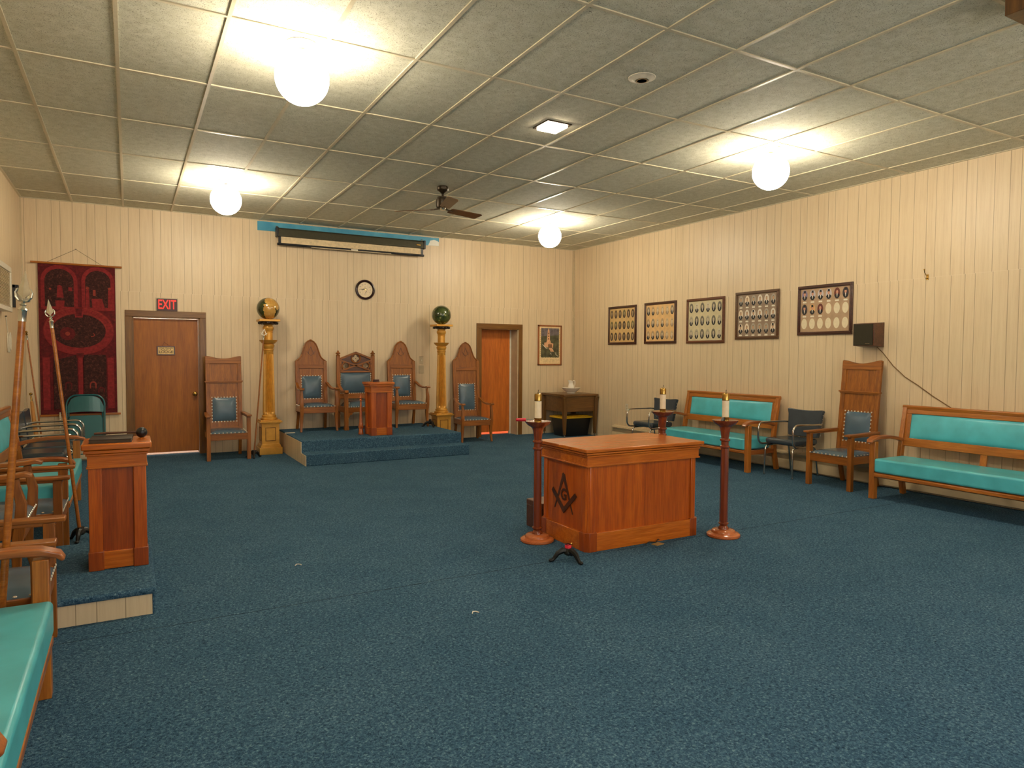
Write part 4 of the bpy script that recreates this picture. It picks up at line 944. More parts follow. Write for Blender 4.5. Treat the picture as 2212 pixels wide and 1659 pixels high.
for i in range(n):
    a, b_ = -1 + 2 * i / n, -1 + 2 * (i + 1) / n
    f = lambda u: -.008 - .02 * (1 - u * u)
    zt_ = lambda u: .775 + .145 * math.sqrt(max(0, 1 - abs(u) ** 3.2)); zb_ = lambda u: .69 + .012 * (1 - u * u)
    k.add([(a * .214, f(a), zb_(a)), (b_ * .214, f(b_), zb_(b_)), (b_ * .214, f(b_) + .004, zt_(b_)), (a * .214, f(a) + .004, zt_(a)), (a * .214, f(a) + .01, zb_(a)), (b_ * .214, f(b_) + .01, zb_(b_)), (b_ * .214, f(b_) + .012, zt_(b_)), (a * .214, f(a) + .012, zt_(a))], [(0, 1, 2, 3), (5, 4, 7, 6), (1, 0, 4, 5), (3, 2, 6, 7)])
k.build('back_panel', tealm, r)
k = MB(A); k.prism([(-.195, .30), (.195, .30), (.2, .33), (.198, .6), (.18, .65), (-.18, .65), (-.198, .6), (-.2, .33)], 'y', -.02, -.004); k.build('seat', tealm, r, .006, 3)

# ------------------------------------------------------------------ dais and left step
r = thing('dais', 'blue carpeted two-step dais with a beige panelled side', 'platform', (2.70, 3.47, 0))
k = MB(); k.box(0, 0, 0, 2.42, .32, .155); k.build('lower_step', M['carpet'], r, .012, 3)
k = MB(); k.box(.0, .28, 0, 2.42, YB - 3.47, DZ); k.build('upper_step', M['carpet'], r, .012, 3)
k = MB(); k.prism([(.006, 0), (.006, .14), (.286, .145), (.286, .293), (1.93, .293), (1.93, 0)], 'x', -.008, .004); k.build('side_panel', wall_panel('beige_panelling_step', 1, .1), r)
r = thing('carpeted_step', 'single carpeted step with a beige panelled end under the left lectern', 'platform', (XL, -1.41, 0))
pw_ = .752 - XL
k = MB(); k.box(0, 0, 0, pw_ - .004, 1.24, .125); k.build('base', M['wall_b'], r)
k = MB(); k.box(0, -.016, .118, pw_ + .016, 1.255, .158); k.build('carpet_top', M['carpet'], r, .014, 3)
k = MB(); k.box(pw_ - .006, 0.0, 0, pw_ + .006, 1.24, .12); k.build('front_riser', M['carpet'], r)

# ------------------------------------------------------------------ lecterns
def lectern(label, loc):
    r = thing('lectern', label, 'lectern', loc, 0, 'pedestal lecterns')
    h = .157
    k = MB(); k.box(-h + .022, -h + .022, .01, h - .022, h - .022, .70); k.build('panel_box', M['honeyd'], r)
    for sx in (-1, 1):
        for sy in (-1, 1):
            k = MB(); k.box(sx * h, sy * h, .1, sx * (h - .072), sy * (h - .072), .66); k.build('corner_pilaster', M['honey'], r, .004)
            k = MB(); k.box(sx * (h + .006), sy * (h + .006), 0, sx * (h - .078), sy * (h - .078), .118); k.build('plinth_block', M['honeyd'], r, .004)
    k = MB(); k.box(-h + .06, -h + .004, .004, h - .06, h - .004, .112); k.box(-h + .004, -h + .06, .004, h - .004, h - .06, .112); k.build('plinth_board', M['honeyx'], r, .003)
    k = MB(); k.box(-h - .004, -h - .004, .635, h + .004, h + .004, .712); k.box(-h - .009, -h - .009, .635, h + .009, h + .009, .646); k.build('frieze', M['honeyx'], r, .002)
    k = MB(); k.box(-h - .012, -h - .012, .712, h + .012, h + .012, .726); k.box(-h - .022, -h - .022, .728, h + .022, h + .022, .747); k.build('cornice', M['honeyx'], r, .003)
    k = MB(); k.box(-h - .033, -h - .033, .75, h + .033, h + .033, .788); k.build('top', M['honeyx'], r, .008, 3)
    return r
l1 = lectern('pedestal lectern with a black book and gavel on the left carpeted step', (.577, -.775, .158))
dup(l1, (3.893, 4.055, DZ), 0, 'pedestal lectern at the front of the dais before the gothic chair')
zt1 = .158 + .788
r = thing('book', 'thin black book lying on the left lectern', 'book', (.545, -.80, zt1), -.04)
k = MB(); k.box(-.115, -.12, .0, .115, .14, .004); k.box(-.115, -.12, .019, .115, .14, .023); k.box(-.115, .134, 0, .115, .14, .023); k.build('cover', M['blackp'], r, .001)
k = MB(); k.box(-.112, -.116, .004, .112, .135, .019); k.build('pages', plain('grey_page_edges', (74, 62, 44), .8), r)
r = thing('gavel', 'dark round-headed gavel on the left lectern behind the book', 'gavel', (.715, -.685, zt1), 0)
k = MB(); k.sphere((0, 0, .034), .034, 24, 14); k.build('head', M['blackp'], r)
k = MB(); k.tube([(-.02, .0, .036), (-.09, .004, .038), (-.2, .01, .037), (-.27, .012, .036)], [.008, .006, .009, .007], 10); k.build('handle', M['walnut'], r)
r = thing('sounding_block', 'small dark block on the dais lectern', 'block', (3.86, 4.06, DZ + .788))
k = MB(); k.box(-.045, -.03, 0, .045, .03, .016); k.box(-.04, -.026, .016, .04, .026, .036); k.build('block', wood('dark_red_block', (74, 34, 28), (46, 18, 16), 'x', .3), r, .004)
r = thing('turned_column', 'short turned wooden post standing on the dais left of its lectern', 'post', (3.66, 4.17, DZ))
k = MB(); k.lathe([(.036, 0), (.04, .012), (.034, .03), (.032, .09), (.04, .1), (.042, .118), (.03, .128), (.034, .15), (.026, .175), (.024, .2), (.013, .48), (.012, .5), (.02, .512), (.012, .53), (.022, .55), (.016, .575), (.018, .6), (1e-6, .606)], seg=20); k.build('shaft', M['standb'], r)
tag(MB().box(2.68, 4.79, DZ, 2.83, 4.815, DZ + .006).build('paper_strip', M['cream']), 'thin pale strip lying on the left corner of the dais', 'strip')

# ------------------------------------------------------------------ gold columns with globes
def column(label, loc, globe_m, glabel, grz):
    r = thing('fluted_column', label, 'column', loc, 0, 'gilded columns flanking the dais')
    k = MB(); k.box(-.165, -.165, 0, .165, .165, .105); k.box(-.15, -.15, .105, .15, .15, .118); k.prism([(-.145, .118), (-.145, .13), (-.128, .155), (.128, .155), (.145, .13), (.145, .118)], 'y', -.145, .145); k.build('plinth', M['gold'], r, .004)
    k = MB(); k.box(-.126, -.126, .15, .126, .126, .455); p = k.build('pedestal', M['gold'], r, .003)
    k = MB()
    for rot in range(4):
        k.M = Matrix.Rotation(rot * PI / 2, 4, 'Z')
        for a in ((-.075, .20, .075, .21), (-.075, .395, .075, .405), (-.075, .21, -.065, .395), (.065, .21, .075, .395)): k.box(a[0], -.131, a[1], a[2], -.125, a[3])
    k.build('panel_moulding', M['goldd'], p, .001)
    k = MB(); k.box(-.14, -.14, .455, .14, .14, .472); k.box(-.165, -.165, .476, .165, .165, .498); k.box(-.15, -.15, .47, .15, .15, .478); k.box(-.145, -.145, .498, .145, .145, .515); k.build('pedestal_cap', M['gold'], r, .004)
    k = MB(); k.lathe([(.118, .512), (.124, .524), (.122, .538), (.106, .548), (.1, .556), (.106, .566), (.104, .58), (.092, .588)], seg=40); k.build('base_mould', M['gold'], r)
    prof = [(.09, .585), (.0885, .60), (.088, .63), (.084, .9), (.077, 1.25), (.070, 1.50), (.069, 1.535), (.072, 1.56)]
    k = MB(); k.lathe(prof, seg=40, flute=(2, 5, .8)); k.build('shaft', M['gold'], r, angle=20)
    k = MB(); k.lathe([(.068, 1.555), (.078, 1.565), (.078, 1.575), (.07, 1.582), (.076, 1.6), (.086, 1.625), (.086, 1.64), (.072, 1.655), (.1, 1.667), (.106, 1.68), (.12, 1.69), (.132, 1.712), (.06, 1.716)], seg=36); k.build('lower_capital', M['gold'], r)
    k = MB(); k.lathe([(.064, 1.71), (.063, 1.83), (.07, 1.838), (.064, 1.848), (.07, 1.862), (.08, 1.885), (.08, 1.905), (.066, 1.925), (.064, 1.945)], seg=32); k.build('upper_drum', M['gold'], r)
    k = MB(); k.lathe([(.07, 1.94), (.1, 1.955), (.125, 1.97), (.125, 1.99)], seg=24)
    for i in range(14):
        a = 2 * PI * i / 14; k.sphere((.128 * math.cos(a), .128 * math.sin(a), 1.966), .022, 10, 6, sz=.85)
    k.build('leaf_ring', plain('dark_bronze_leaves', (46, 34, 26), .35, .3), r)
    k = MB(); k.box(-.148, -.148, 1.988, .148, .148, 2.022); k.build('abacus', M['gold'], r, .004)
    g = thing('column_globe', glabel, 'globe', (loc[0], loc[1], loc[2] + 2.022), grz, 'globes on the gilded columns')
    k = MB(); k.sphere((0, 0, .163), .164, 48, 28); k.build('ball', globe_m, g)
    return r
t = NT('painted_world_globe')
nz = t.n('ShaderNodeTexNoise', Scale=7.0, Detail=4.0, Roughness=.6); t.l(t.coords(), nz.inputs['Vector'])
tc = t.n('ShaderNodeTexCoord'); sp_ = t.n('ShaderNodeSeparateXYZ'); t.l(tc.outputs['Object'], sp_.inputs[0])
# land: a broad ochre continent facing the room, dark green sea left and right
u_ = t.math('ADD', t.math('ABSOLUTE', t.math('SUBTRACT', sp_.outputs[0], .04)), t.math('MULTIPLY', t.math('SUBTRACT', nz.outputs[0], .5), .34))
land = t.math('MULTIPLY', t.math('LESS_THAN', u_, .085), t.math('LESS_THAN', sp_.outputs[1], .06))
lon = t.math('FRACT', t.math('MULTIPLY', t.math('ARCTAN2', sp_.outputs[0], sp_.outputs[1]), 3.82))
lat = t.math('FRACT', t.math('DIVIDE', sp_.outputs[2], .046))
ln_ = t.math('MAXIMUM', t.math('LESS_THAN', lon, .05), t.math('LESS_THAN', lat, .05))
n2 = t.n('ShaderNodeTexNoise', Scale=18.0, Detail=3.0); t.l(t.coords(), n2.inputs['Vector'])
lc_ = t.mix(t.math('MULTIPLY', ln_, .5), t.ramp(n2.outputs[0], [(.3, lin((186, 136, 62))), (.7, lin((206, 162, 84)))]), lin((112, 76, 24)))
t.l(t.mix(land, t.ramp(n2.outputs[0], [(.3, lin((34, 44, 22))), (.7, lin((56, 66, 30)))]), lc_), t.b.inputs['Base Color']); t.set(Roughness=.14); t.b.inputs['Coat Weight'].default_value = .6
world_m = t.mat
t = NT('painted_star_globe')
nz = t.n('ShaderNodeTexNoise', Scale=9.0, Detail=3.0); t.l(t.coords(), nz.inputs['Vector'])
vz = t.n('ShaderNodeTexVoronoi', Scale=15.0); t.l(t.coords(), vz.inputs['Vector'])
st = t.math('LESS_THAN', vz.outputs['Distance'], .24)
t.l(t.mix(st, t.ramp(nz.outputs[0], [(.35, lin((38, 50, 22))), (.65, lin((74, 88, 44)))]), lin((150, 150, 84))), t.b.inputs['Base Color']); t.set(Roughness=.14); t.b.inputs['Coat Weight'].default_value = .6
star_m = t.mat
column('fluted gold column left of the dais carrying the ochre world globe', (2.485, 4.975, 0), world_m, 'green and ochre world globe on top of the left gold column', -.168)
column('fluted gold column right of the dais carrying the green star globe', (5.315, 4.985, 0), star_m, 'dark green starry globe on top of the right gold column', 0)

# ------------------------------------------------------------------ iron tripod feet, staffs and spears
def tripod(mb, c, r=.10, h=.1, rot=0, m=0):
    mb.lathe([(.02, h * .42), (.036, h * .55), (.036, h * .7), (.027, h * .82), (.023, h), (.016, h)], c, 14, m)
    for i in range(3):
        a = rot + i * 2 * PI / 3; ca, sa = math.cos(a), math.sin(a)
        pts = [(rr, zz) for rr, zz in ((.012, h * .72), (r * .35, h * .74), (r * .62, h * .58), (r * .8, h * .3), (r * .92, .0135), (r * 1.05, .0135))]
        mb.tube([(c[0] + ca * p, c[1] + sa * p, c[2] + z) for p, z in pts], [.024, .023, .019, .015, .012, .0125], 8, m)
        mb.sphere((c[0] + ca * r * 1.04, c[1] + sa * r * 1.04, c[2] + .0125), .016, 8, 6, m, .75)
def staff(nm, label, foot, top, rad, headlen, group, head='spear', iron=True, tc=None, frot=.5):
    foot, top = Vector(foot), Vector(top); d = (top - foot).normalized()
    r = thing(nm, label, 'spear' if head == 'spear' else 'staff', tuple(foot), 0, group)
    L = (top - foot).length
    shaft0 = d * (.07 if iron else .0)
    k = MB(); k.tube([shaft0, d * (L - headlen - .07)], [rad, rad * .92], 12); k.build('shaft', M['benchx'] if tc is None else tc, r)
    if iron:
        k = MB(); tripod(k, (0, 0, 0), .10, .11, frot); k.build('tripod_foot', M['black'], r)
    # head frame: +Z along the staff
    z = d; x = z.orthogonal().normalized(); x = (Vector((1, -.25, 0)) - z * z.dot(Vector((1, -.25, 0)))).normalized(); y = z.cross(x)
    Q = Matrix((x, y, z)).transposed().to_4x4(); Q.translation = d * (L - headlen - .07)
    k = MB(Q); k.lathe([(rad * 1.02, 0), (rad * 1.02, .045), (rad * 1.25, .05), (rad * .8, .058), (rad * .5, .07)], seg=16); k.build('ferrule', M['steel'], r)
    k = MB(Q @ Matrix.Translation((0, 0, .066)))
    if head == 'spear':
        h = headlen
        k.lathe([(.006, 0), (.014, .006), (.006, .014), (.01, .022), (.006, .03)], seg=10)
        k.tube([(.0, 0, .02), (.018, 0, .024), (.03, 0, .04), (.033, 0, .06), (.024, 0, .078)], [.005, .006, .007, .006, .004], 8, flat=.6)
        k.tube([(.0, 0, .02), (-.018, 0, .024), (-.03, 0, .04), (-.033, 0, .06), (-.024, 0, .078)], [.005, .006, .007, .006, .004], 8, flat=.6)
        k.add([(0, -.006, .03), (.026, 0, .058), (0, .006, .03), (-.026, 0, .058), (0, -.007, .075), (0, .007, .075), (0, 0, h)], [(0, 1, 4), (1, 6, 4), (4, 6, 3), (0, 4, 3), (2, 5, 1), (1, 5, 6), (5, 3, 6), (2, 3, 5)])
        k.build('spearhead', M['steel'], r, angle=20)
    elif head == 'compass':
        for q in (-1, 1):
            k.bar((0, 0, .10), (q * .036, 0, .01), .008, .006, up=(0, 1, 0)); k.bar((0, 0, .0), (q * .045, 0, .045), .008, .006, up=(0, 1, 0))
        k.build('emblem_head', M['white'], r)
    else:
        k.lathe([(.012, 0), (.016, .01), (.008, .02), (.016, .035), (.016, .045), (.008, .055), (1e-6, .06)], seg=14); k.build('brass_tip', M['brass'], r)
    return r
staff('spear', 'thick spear with a polished head standing by the nearest teal bench', (.118, -2.155, 0), (.262, -2.155, 1.868), .0155, .16, 'spears standing on the left')
staff('spear', 'slimmer spear with an iron tripod foot, standing behind the left lectern', (.292, .60, 0), (.108, .60, 1.925), .0135, .16, 'spears standing on the left', frot=.3)
staff('officer_staff', 'thin brown staff with a compasses tip leaning on the left gold column', (2.205, 4.60, 0), (2.405, 4.83, 1.875), .011, .10, 'staffs with emblem tips', 'compass', frot=.4, tc=M['oak'])
staff('officer_staff', 'thin brass-tipped staff leaning in the far left corner', (-.36, 5.28, 0), (-.545, 5.33, 1.80), .010, .06, 'staffs with emblem tips', 'tip', False)
r = thing('rolled_banner', 'tan rolled banner pole with gold finial in the far left corner', 'banner', (-.40, 5.10, 0))
k = MB(); k.tube([(0, 0, .01), (-.09, .06, .93)], .010, 10); k.sphere((-.092, .061, .955), .02, 12, 8); k.build('pole', M['brass'], r)
k = MB(); k.tube([(-.03, .025, .32), (-.055, .035, .55), (-.083, .055, .86)], [.024, .026, .018], 12); k.build('roll', plain('tan_canvas', (186, 130, 66), .7), r)
r = thing('walking_cane', 'thin pale cane against the wall below the tapestry', 'cane', (-.19, 5.29, 0))
k = MB(); k.tube([(0, 0, 0), (.005, .04, .69)], .011, 10); k.build('stick', plain('pale_cane', (206, 190, 160), .4, 0, .25, 24), r)
def loose_tripod(label, loc, rot, tape):
    r = thing('iron_tripod_foot', label, 'stand', loc, 0, 'empty iron staff stands')
    k = MB(); tripod(k, (0, 0, 0), .125, .105, rot); k.lathe([(.021, .1), (.021, .125), (.016, .125), (.016, .1)], seg=14); k.build('tripod', M['black'], r)
    if tape:
        k = MB(); k.lathe([(.0235, .088), (.0245, .09), (.0245, .118), (.0235, .12)], seg=16); k.build('tape', plain('bright_pink_red_tape', (226, 44, 64), .45), r)
        k = MB(); k.tube([(.022, 0, .122), (.034, 0, .126), (.04, 0, .118)], .004, 8); k.build('thumbscrew', M['brass'], r)
    return r
loose_tripod('black iron tripod foot with pink-red tape on the carpet before the altar', (3.435, -1.70, 0), .75, True)
loose_tripod('empty black iron tripod foot on the right end of the dais', (5.00, 4.72, DZ), .6, False)

# ------------------------------------------------------------------ altar
r = thing('altar', 'orange-brown wooden altar with compasses emblem in the middle of the carpet', 'altar', (4.2425, -1.2725, 0))
ax, ay = .5675, .3275
k = MB(); k.box(-ax + .018, -ay + .018, .01, ax - .018, ay - .018, .7); k.build('core', M['honey'], r)
for sy in (-1, 1):
    k = MB(); k.box(-ax + .012, sy * (ay - .011), .14, .0, sy * (ay - .02), .66); k.build('long_panel', M['honey'], r, .001)
    k = MB(); k.box(.0, sy * (ay - .012), .14, ax - .07, sy * (ay - .02), .66); k.build('long_panel', wood('honey_panel_warm', (200, 100, 20), (152, 64, 6), 'z', .3) if sy < 0 else bpy.data.materials['honey_panel_warm'], r, .001)
    for sx in (-1, 1):
        k = MB()
        c_ = .03
        px = sx * ax; py = sy * ay
        k.prism([(px - sx * c_, py), (px, py - sy * c_), (px, py - sy * .075), (px - sx * .02, py - sy * .075), (px - sx * .02, py - sy * .02), (px - sx * .075, py - sy * .02), (px - sx * .075, py)], 'z', .13, .665); k.build('corner_post', M['honey'], r, .003)
        px = sx * (ax + .012); py = sy * (ay + .012)
        k = MB(); k.prism([(px - sx * .03, py), (px, py - sy * .03), (px, py - sy * .1), (px - sx * .04, py - sy * .1), (px - sx * .04, py - sy * .04), (px - sx * .1, py - sy * .04), (px - sx * .1, py)], 'z', 0, .148); k.build('plinth_block', M['honeyd'], r, .003)
    k = MB(); k.box(-ax + .08, sy * (ay + .008), 0, ax - .08, sy * (ay - .02), .142); k.build('plinth_board', M['honeyx'], r, .003)
for sx in (-1, 1):
    k = MB(); k.box(sx * (ax - .011), -ay + .07, .14, sx * (ax - .02), ay - .07, .66); e_ = k.build('end_panel', M['honeyd'] if False else M['honey'], r)
    k = MB(); k.box(sx * (ax + .008), -ay + .08, 0, sx * (ax - .02), ay - .08, .142); k.build('plinth_board', M['honeyx'], r, .003)
k = MB(); k.box(-ax - .004, -ay - .004, .662, ax + .004, ay + .004, .73); k.box(-ax - .012, -ay - .012, .655, ax + .012, ay + .012, .668); k.build('frieze', M['honeyx'], r, .003)
k = MB(); k.box(-ax - .012, -ay - .012, .73, ax + .012, ay + .012, .745); k.box(-ax - .024, -ay - .024, .749, ax + .024, ay + .024, .764); k.build('cornice', M['honeyx'], r, .003)
k = MB(); k.box(-ax - .035, -ay - .035, .768, ax + .035, ay + .035, .795); k.build('top', M['honeyx'], r, .005, 3)
E_ = Matrix.Translation((-ax + .011, 0, 0)) @ Matrix.Rotation(-PI / 2, 4, 'Z')      # local right = -y of the room
k = MB(E_)
def strip(m, p, q, w0, w1, y0=-.004, y1=.004):
    p, q = Vector((p[0], 0, p[1])), Vector((q[0], 0, q[1])); dd = (q - p).normalized(); nn = Vector((-dd.z, 0, dd.x))
    m.prism([((p + nn * w0 / 2).x, (p + nn * w0 / 2).z), ((p - nn * w0 / 2).x, (p - nn * w0 / 2).z), ((q - nn * w1 / 2).x, (q - nn * w1 / 2).z), ((q + nn * w1 / 2).x, (q + nn * w1 / 2).z)], 'y', y0, y1)
yo = -1.2725
rx = lambda y: -(y - yo)
strip(k, (rx(-1.262), .548), (rx(-1.135), .262), .034, .010); strip(k, (rx(-1.262), .548), (rx(-1.392), .250), .034, .010, -.005, .003)
k.disc((rx(-1.262), .545), .02, .02, -.006)
strip(k, (rx(-1.268), .262), (rx(-1.10), .412), .036, .034, -.007, .001); strip(k, (rx(-1.268), .262), (rx(-1.435), .412), .036, .034, -.008, .0)
k.prism([(rx(-1.268), .238), (rx(-1.24), .262), (rx(-1.268), .286), (rx(-1.296), .262)], 'y', -.0075, 0)
k.text('G', .13, rx(-1.266), .385, -.004, 0, .003, sx=.9, bold=.003)
o = k.build('emblem', wood('dark_emblem_wood', (92, 46, 18), (66, 30, 10), 'z', .4), r); o['label'] = 'dark square and compasses emblem with a letter G'
r = thing('kneeler', 'low brown kneeling bench behind the altar, mostly hidden', 'kneeler', (4.15, -.775, 0))
k = MB(); k.box(-.45, -.13, .19, .60, .13, .24); k.build('top', M['walnut'], r, .008)
for sx in (-1, 1):
    k = MB(); k.box(.075 + sx * .48 - .02, -.12, 0, .075 + sx * .48 + .02, .12, .19); k.build('end_board', M['walnut'], r, .004)
k = MB(); k.box(-.45, -.125, .0, -.425, .125, .19); k.build('side_board', M['walnut'], r, .003)

# ------------------------------------------------------------------ candle stands and candles
def candle_stand(label, clabel, x, y):
    r = thing('candle_stand', label, 'candle stand', (x, y, 0), 0, 'turned candle stands around the altar')
    k = MB(); k.lathe([(.132, 0), (.138, .008), (.136, .022), (.122, .032), (.1, .036), (.096, .05), (.088, .058), (.06, .062)], seg=44); k.build('base', M['standb'], r)
    k = MB(); k.lathe([(.045, .06), (.042, .075), (.03, .09), (.034, .10), (.042, .106), (.042, .114), (.03, .12)], seg=24); k.build('foot_turning', M['stand'], r)
    k = MB(); k.lathe([(.034, .118), (.033, .45), (.031, .745)], seg=8); k.build('shaft', M['stand'], r, angle=20)
    k = MB(); k.lathe([(.03, .74), (.041, .75), (.041, .758), (.031, .766), (.031, .795), (.042, .806), (.042, .816), (.031, .824)], seg=24); k.build('collar', M['stand'], r)
    k = MB(); k.lathe([(.031, .82), (.034, .85), (.041, .90), (.05, .925)], seg=10); k.build('flared_neck', M['stand'], r, angle=20)
    k = MB(); k.lathe([(.05, .922), (.06, .93), (.085, .945), (.104, .968), (.106, .975), (.1, .975), (.06, .968), (1e-6, .966)], seg=36); k.build('dish', M['stand'], r)
    q = thing('candle', clabel, 'candle', (x, y, .966), 0, 'brass-capped candles on the stands')
    k = MB(); k.lathe([(.03, 0), (.03, .006), (.028, .01), (.03, .016), (.028, .02), (.03, .026), (.03, .034), (.028, .036)], seg=24); k.build('brass_socket', M['brass'], q)
    k = MB(); k.lathe([(.028, .034), (.028, .175)], seg=28); k.build('wax', M['cream'], q)
    k = MB(); k.lathe([(.0295, .172), (.030, .176), (.0295, .18), (.030, .222), (.027, .23), (.012, .233), (.008, .238)], seg=24); k.build('brass_cap', M['brass'], q)
    k = MB(); k.tube([(0, 0, .236), (.001, 0, .25), (.003, 0, .262)], .0022, 6); k.build('wick', M['black'], q)
    return r
candle_stand('turned candle stand at the emblem end of the altar, with a red lighter on it', 'brass-capped candle beside the red lighter', 3.518, -1.13)
candle_stand('turned candle stand right of the altar, in front of a teal bench', 'brass-capped candle on the right stand, against the teal bench back', 4.978, -1.735)
candle_stand('turned candle stand behind the altar, only its upper part showing', 'brass-capped candle behind the altar, by the dark chrome chair', 5.11, -.82)
r = thing('lighter', 'red stick lighter lying across the left candle stand dish', 'lighter', (3.43, -1.085, .986), -.42)
k = MB(); k.tube([(-.075, 0, 0), (.0, 0, .0)], [.013, .014], 12); k.tube([(-.08, 0, 0), (-.075, 0, 0)], [.009, .013], 12); k.build('handle', plain('red_plastic', (196, 22, 40), .3), r)
k = MB(); k.tube([(0, 0, 0), (.058, .0, .0)], .005, 8); k.build('barrel', M['chrome'], r)
r = thing('binder_clip', 'small black clip on the right candle stand dish', 'clip', (4.93, -1.755, .972), .3)
k = MB(); k.prism([(-.018, 0), (.018, 0), (.004, .03), (-.004, .03)], 'y', -.012, .012); k.build('clip', M['blackp'], r, .002)
r = thing('floor_plate', 'small tan floor plate on the carpet at the front of the altar', 'floor plate', (4.315, -1.675, 0), .2)
k = MB(); k.box(-.045, -.03, 0, .045, .03, .006); k.build('plate', plain('tan_brass_plate', (176, 148, 92), .4, .3), r, .002)
k = MB(); k.tube([(-.1, .05, .006), (-.05, .045, .02), (.0, .02, .012), (.07, .05, .02), (.1, .056, .008)], .004, 6); k.build('wire', M['black'], r)

for nm_, (x_, y_), lb_ in (('thread', (2.386, -2.285), 'short white thread curled on the open carpet left of the altar, nearer the camera'), ('thread', (1.676, -.876), 'tiny white thread on the carpet to the right of the left lectern')):
    k = MB(); k.tube([(x_ - .02, y_ - .012, .004), (x_ - .004, y_ + .014, .005), (x_ + .012, y_ + .01, .004), (x_ + .022, y_ - .014, .004)], .0035, 6)
    tag(k.build(nm_, M['white']), lb_, 'thread')

# ------------------------------------------------------------------ washstand corner
r = thing('washstand_table', 'old brown table on casters in the far right corner', 'table', (7.925, 4.93, 0))
tx, ty = .375, .385
k = MB(); k.box(-tx - .012, -ty - .012, .755, tx + .012, ty + .012, .795); k.build('top', M['oldx'], r, .005)
k = MB(); k.box(-tx + .03, -ty + .03, .47, tx - .03, ty - .03, .755); k.build('apron_box', M['oldx'], r, .003)
for sx in (-1, 1):
    for sy in (-1, 1):
        k = MB(); sweep(k, [(sx * (tx - .035), sy * (ty - .035), .05), (sx * (tx - .032), sy * (ty - .032), .42), (sx * (tx - .030), sy * (ty - .030), .62), (sx * (tx - .022), sy * (ty - .022), .71), (sx * (tx - .008), sy * (ty - .008), .755)], [.042, .066, .07, .07, .07], [.042, .066, .07, .07, .07], up=(0, 1, 0)); l_ = k.build('leg', M['old'], r, .004)
        k = MB(); k.tube([(sx * (tx - .035) - .008, sy * (ty - .035), .018), (sx * (tx - .035) + .008, sy * (ty - .035), .018)], .018, 12); k.lathe([(.012, .03), (.012, .055)], (sx * (tx - .035), sy * (ty - .035), 0), 10); k.build('caster', M['chrome'], l_)
k = MB(); nails(k, [(tx - .06, -ty + .02, .6)], .006); k.build('knob', M['brass'], r)
r = thing('wash_bowl', 'wide white wash bowl on the corner table', 'bowl', (7.94, 4.90, .795))
k = MB(); k.lathe([(.075, 0), (.08, .006), (.078, .014), (.115, .04), (.15, .075), (.172, .1), (.176, .104), (.172, .106), (.146, .082), (.11, .05), (.06, .026), (1e-6, .022)], seg=44); k.build('bowl_body', M['white'], r)
r = thing('pitcher', 'white pitcher standing in the wash bowl', 'pitcher', (7.94, 4.90, .795 + .029))
k = MB(); prof = [(.05, 0), (.056, .006), (.06, .04), (.062, .08), (.056, .12), (.044, .15), (.04, .175), (.046, .2), (.05, .208), (.046, .208), (.037, .178)]
k.lathe(prof, seg=36)
k.v = [((x - (.024 * max(0, (z - .14) / .068) * max(0, -x / .05) ** 2 if x < 0 else 0)), y, z + (.012 * max(0, (z - .17) / .04) * (1 if x < -.02 else 0))) for x, y, z in k.v]
k.build('body', M['white'], r)
k = MB(); k.tube([(.04, 0, .19), (.06, 0, .215), (.082, 0, .205), (.09, 0, .17), (.082, 0, .12), (.062, 0, .085), (.056, 0, .08)], [.008, .008, .008, .008, .0075, .007, .007], 10); k.build('handle', M['white'], r)
r = thing('storage_tote', 'black storage tote with yellow lid under the corner table', 'tote', (7.935, 4.885, 0))
k = MB(); k.add([(-.27, -.17, 0), (.27, -.17, 0), (.27, .17, 0), (-.27, .17, 0), (-.31, -.21, .34), (.31, -.21, .34), (.31, .21, .34), (-.31, .21, .34)], [(3, 2, 1, 0), (4, 5, 6, 7), (0, 1, 5, 4), (1, 2, 6, 5), (2, 3, 7, 6), (3, 0, 4, 7)]); k.build('bin', plain('black_tote_plastic', (16, 16, 17), .35, 0, .03), r, .012, 3)
yl = plain('yellow_lid_plastic', (222, 176, 26), .4, 0, .03)
k = MB(); k.box(-.335, -.235, .338, .335, .235, .372); k.box(-.28, -.18, .372, .28, .18, .385); k.build('lid', yl, r, .008, 3)

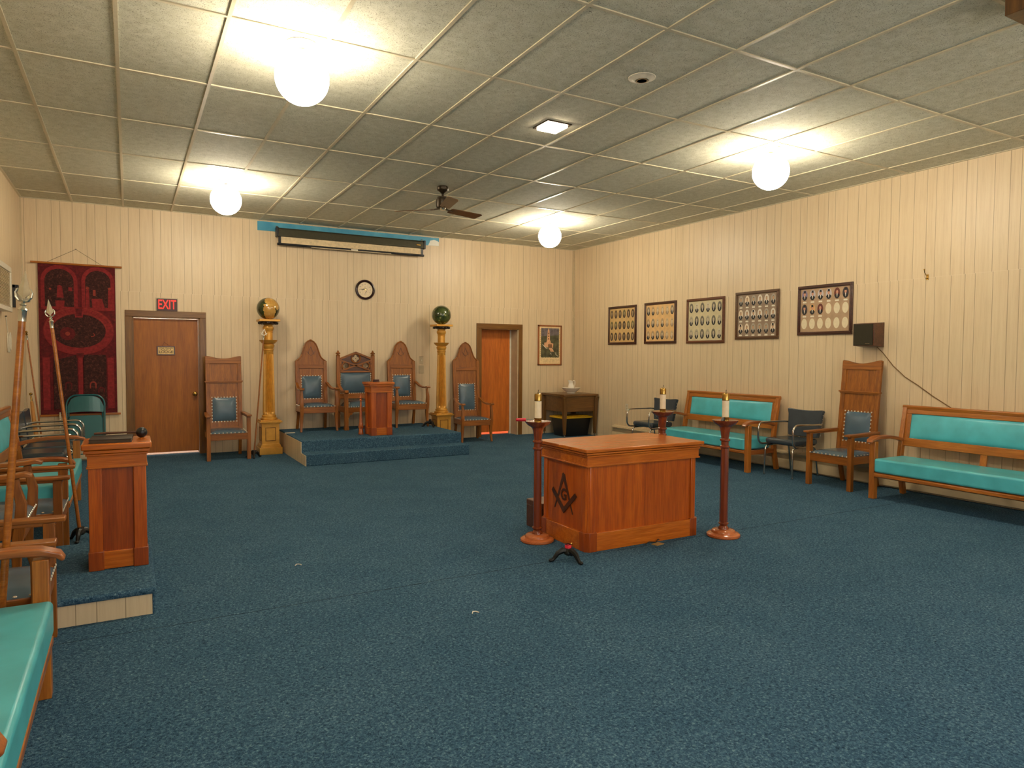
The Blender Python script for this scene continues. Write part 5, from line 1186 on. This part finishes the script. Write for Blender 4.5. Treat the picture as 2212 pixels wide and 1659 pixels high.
# ------------------------------------------------------------------ left wall: air conditioner, lamp, cord
r = thing('wall_air_conditioner', 'cream boxed air conditioner grille high on the left wall', 'air conditioner', (XL, 3.20, 2.205), PI / 2)
k = MB(); k.box(-.46, -.085, -.245, .46, 0, .245); k.build('housing', M['offwhite'], r, .012, 3)
k = MB()
for a in ((-.47, .19, .47, .25), (-.47, -.25, .47, -.2), (-.47, -.2, -.41, .19), (.40, -.2, .47, .19)): k.box(a[0], -.105, a[1], a[2], -.08, a[3])
k.build('bezel', M['offwhite'], r, .005)
k = MB()
for i in range(24): k.box(-.41, -.097, -.195 + i * .016, .40, -.083, -.195 + i * .016 + .007)
k.build('louvre', M['beige'], r)
r = thing('wall_lamp', 'white bowl lamp on a dark bracket on the left wall', 'lamp', (XL, 4.62, 2.22), PI / 2)
k = MB(); k.box(-.06, -.03, -.16, -.02, 0, .12); k.box(-.06, -.06, .08, .02, 0, .12); k.build('bracket', M['blackp'], r, .003)
k = MB(Matrix.Translation((.03, -.10, -.01)) @ Matrix.Rotation(math.radians(60), 4, 'X')); k.lathe([(.03, -.07), (.075, -.045), (.095, 0), (.098, .03), (.09, .03), (.07, -.03), (1e-6, -.05)], seg=28); k.build('shade', M['offwhite'], r)
k = MB(); k.sphere((.03, -.115, -.02), .05, 18, 10); k.build('bulb', plain('pale_bulb', (226, 214, 176), .3), r)
r = thing('coiled_cord', 'pale cord coiled on a nail on the left wall', 'cord', (XL, 4.05, 1.62), PI / 2)
k = MB()
for j, (rr, oz) in enumerate(((.09, 0), (.075, -.02), (.082, .015))):
    k.tube([(rr * .55 * math.cos(a) + .02 * j - .02, -.014 - .008 * j, rr * 1.25 * math.sin(a) + oz) for a in [i * 2 * PI / 20 for i in range(20)]], .006, 6, closed=True)
k.tube([(.0, -.012, .1), (-.06, -.012, .17), (-.12, -.008, .3)], .005, 6); k.build('coil', M['offwhite'], r)
k = MB(); k.tube([(-.12, 0, .3), (-.12, -.02, .302)], .006, 6); k.build('nail', M['bronze'], r)

# ------------------------------------------------------------------ light and output
w_ = bpy.data.worlds.new('world'); SC.world = w_; w_.use_nodes = True
w_.node_tree.nodes['Background'].inputs[0].default_value = (.94, .96, .96, 1); w_.node_tree.nodes['Background'].inputs[1].default_value = 6.5
vs = SC.view_settings
SC.display_settings.display_device = 'sRGB'; vs.view_transform = 'Standard'; vs.look = 'None'; vs.gamma = 1; vs.exposure = 0.08; vs.use_curve_mapping = False
SC.cycles.use_denoising = True; SC.cycles.max_bounces = 8; SC.cycles.diffuse_bounces = 5; SC.cycles.sample_clamp_indirect = 12
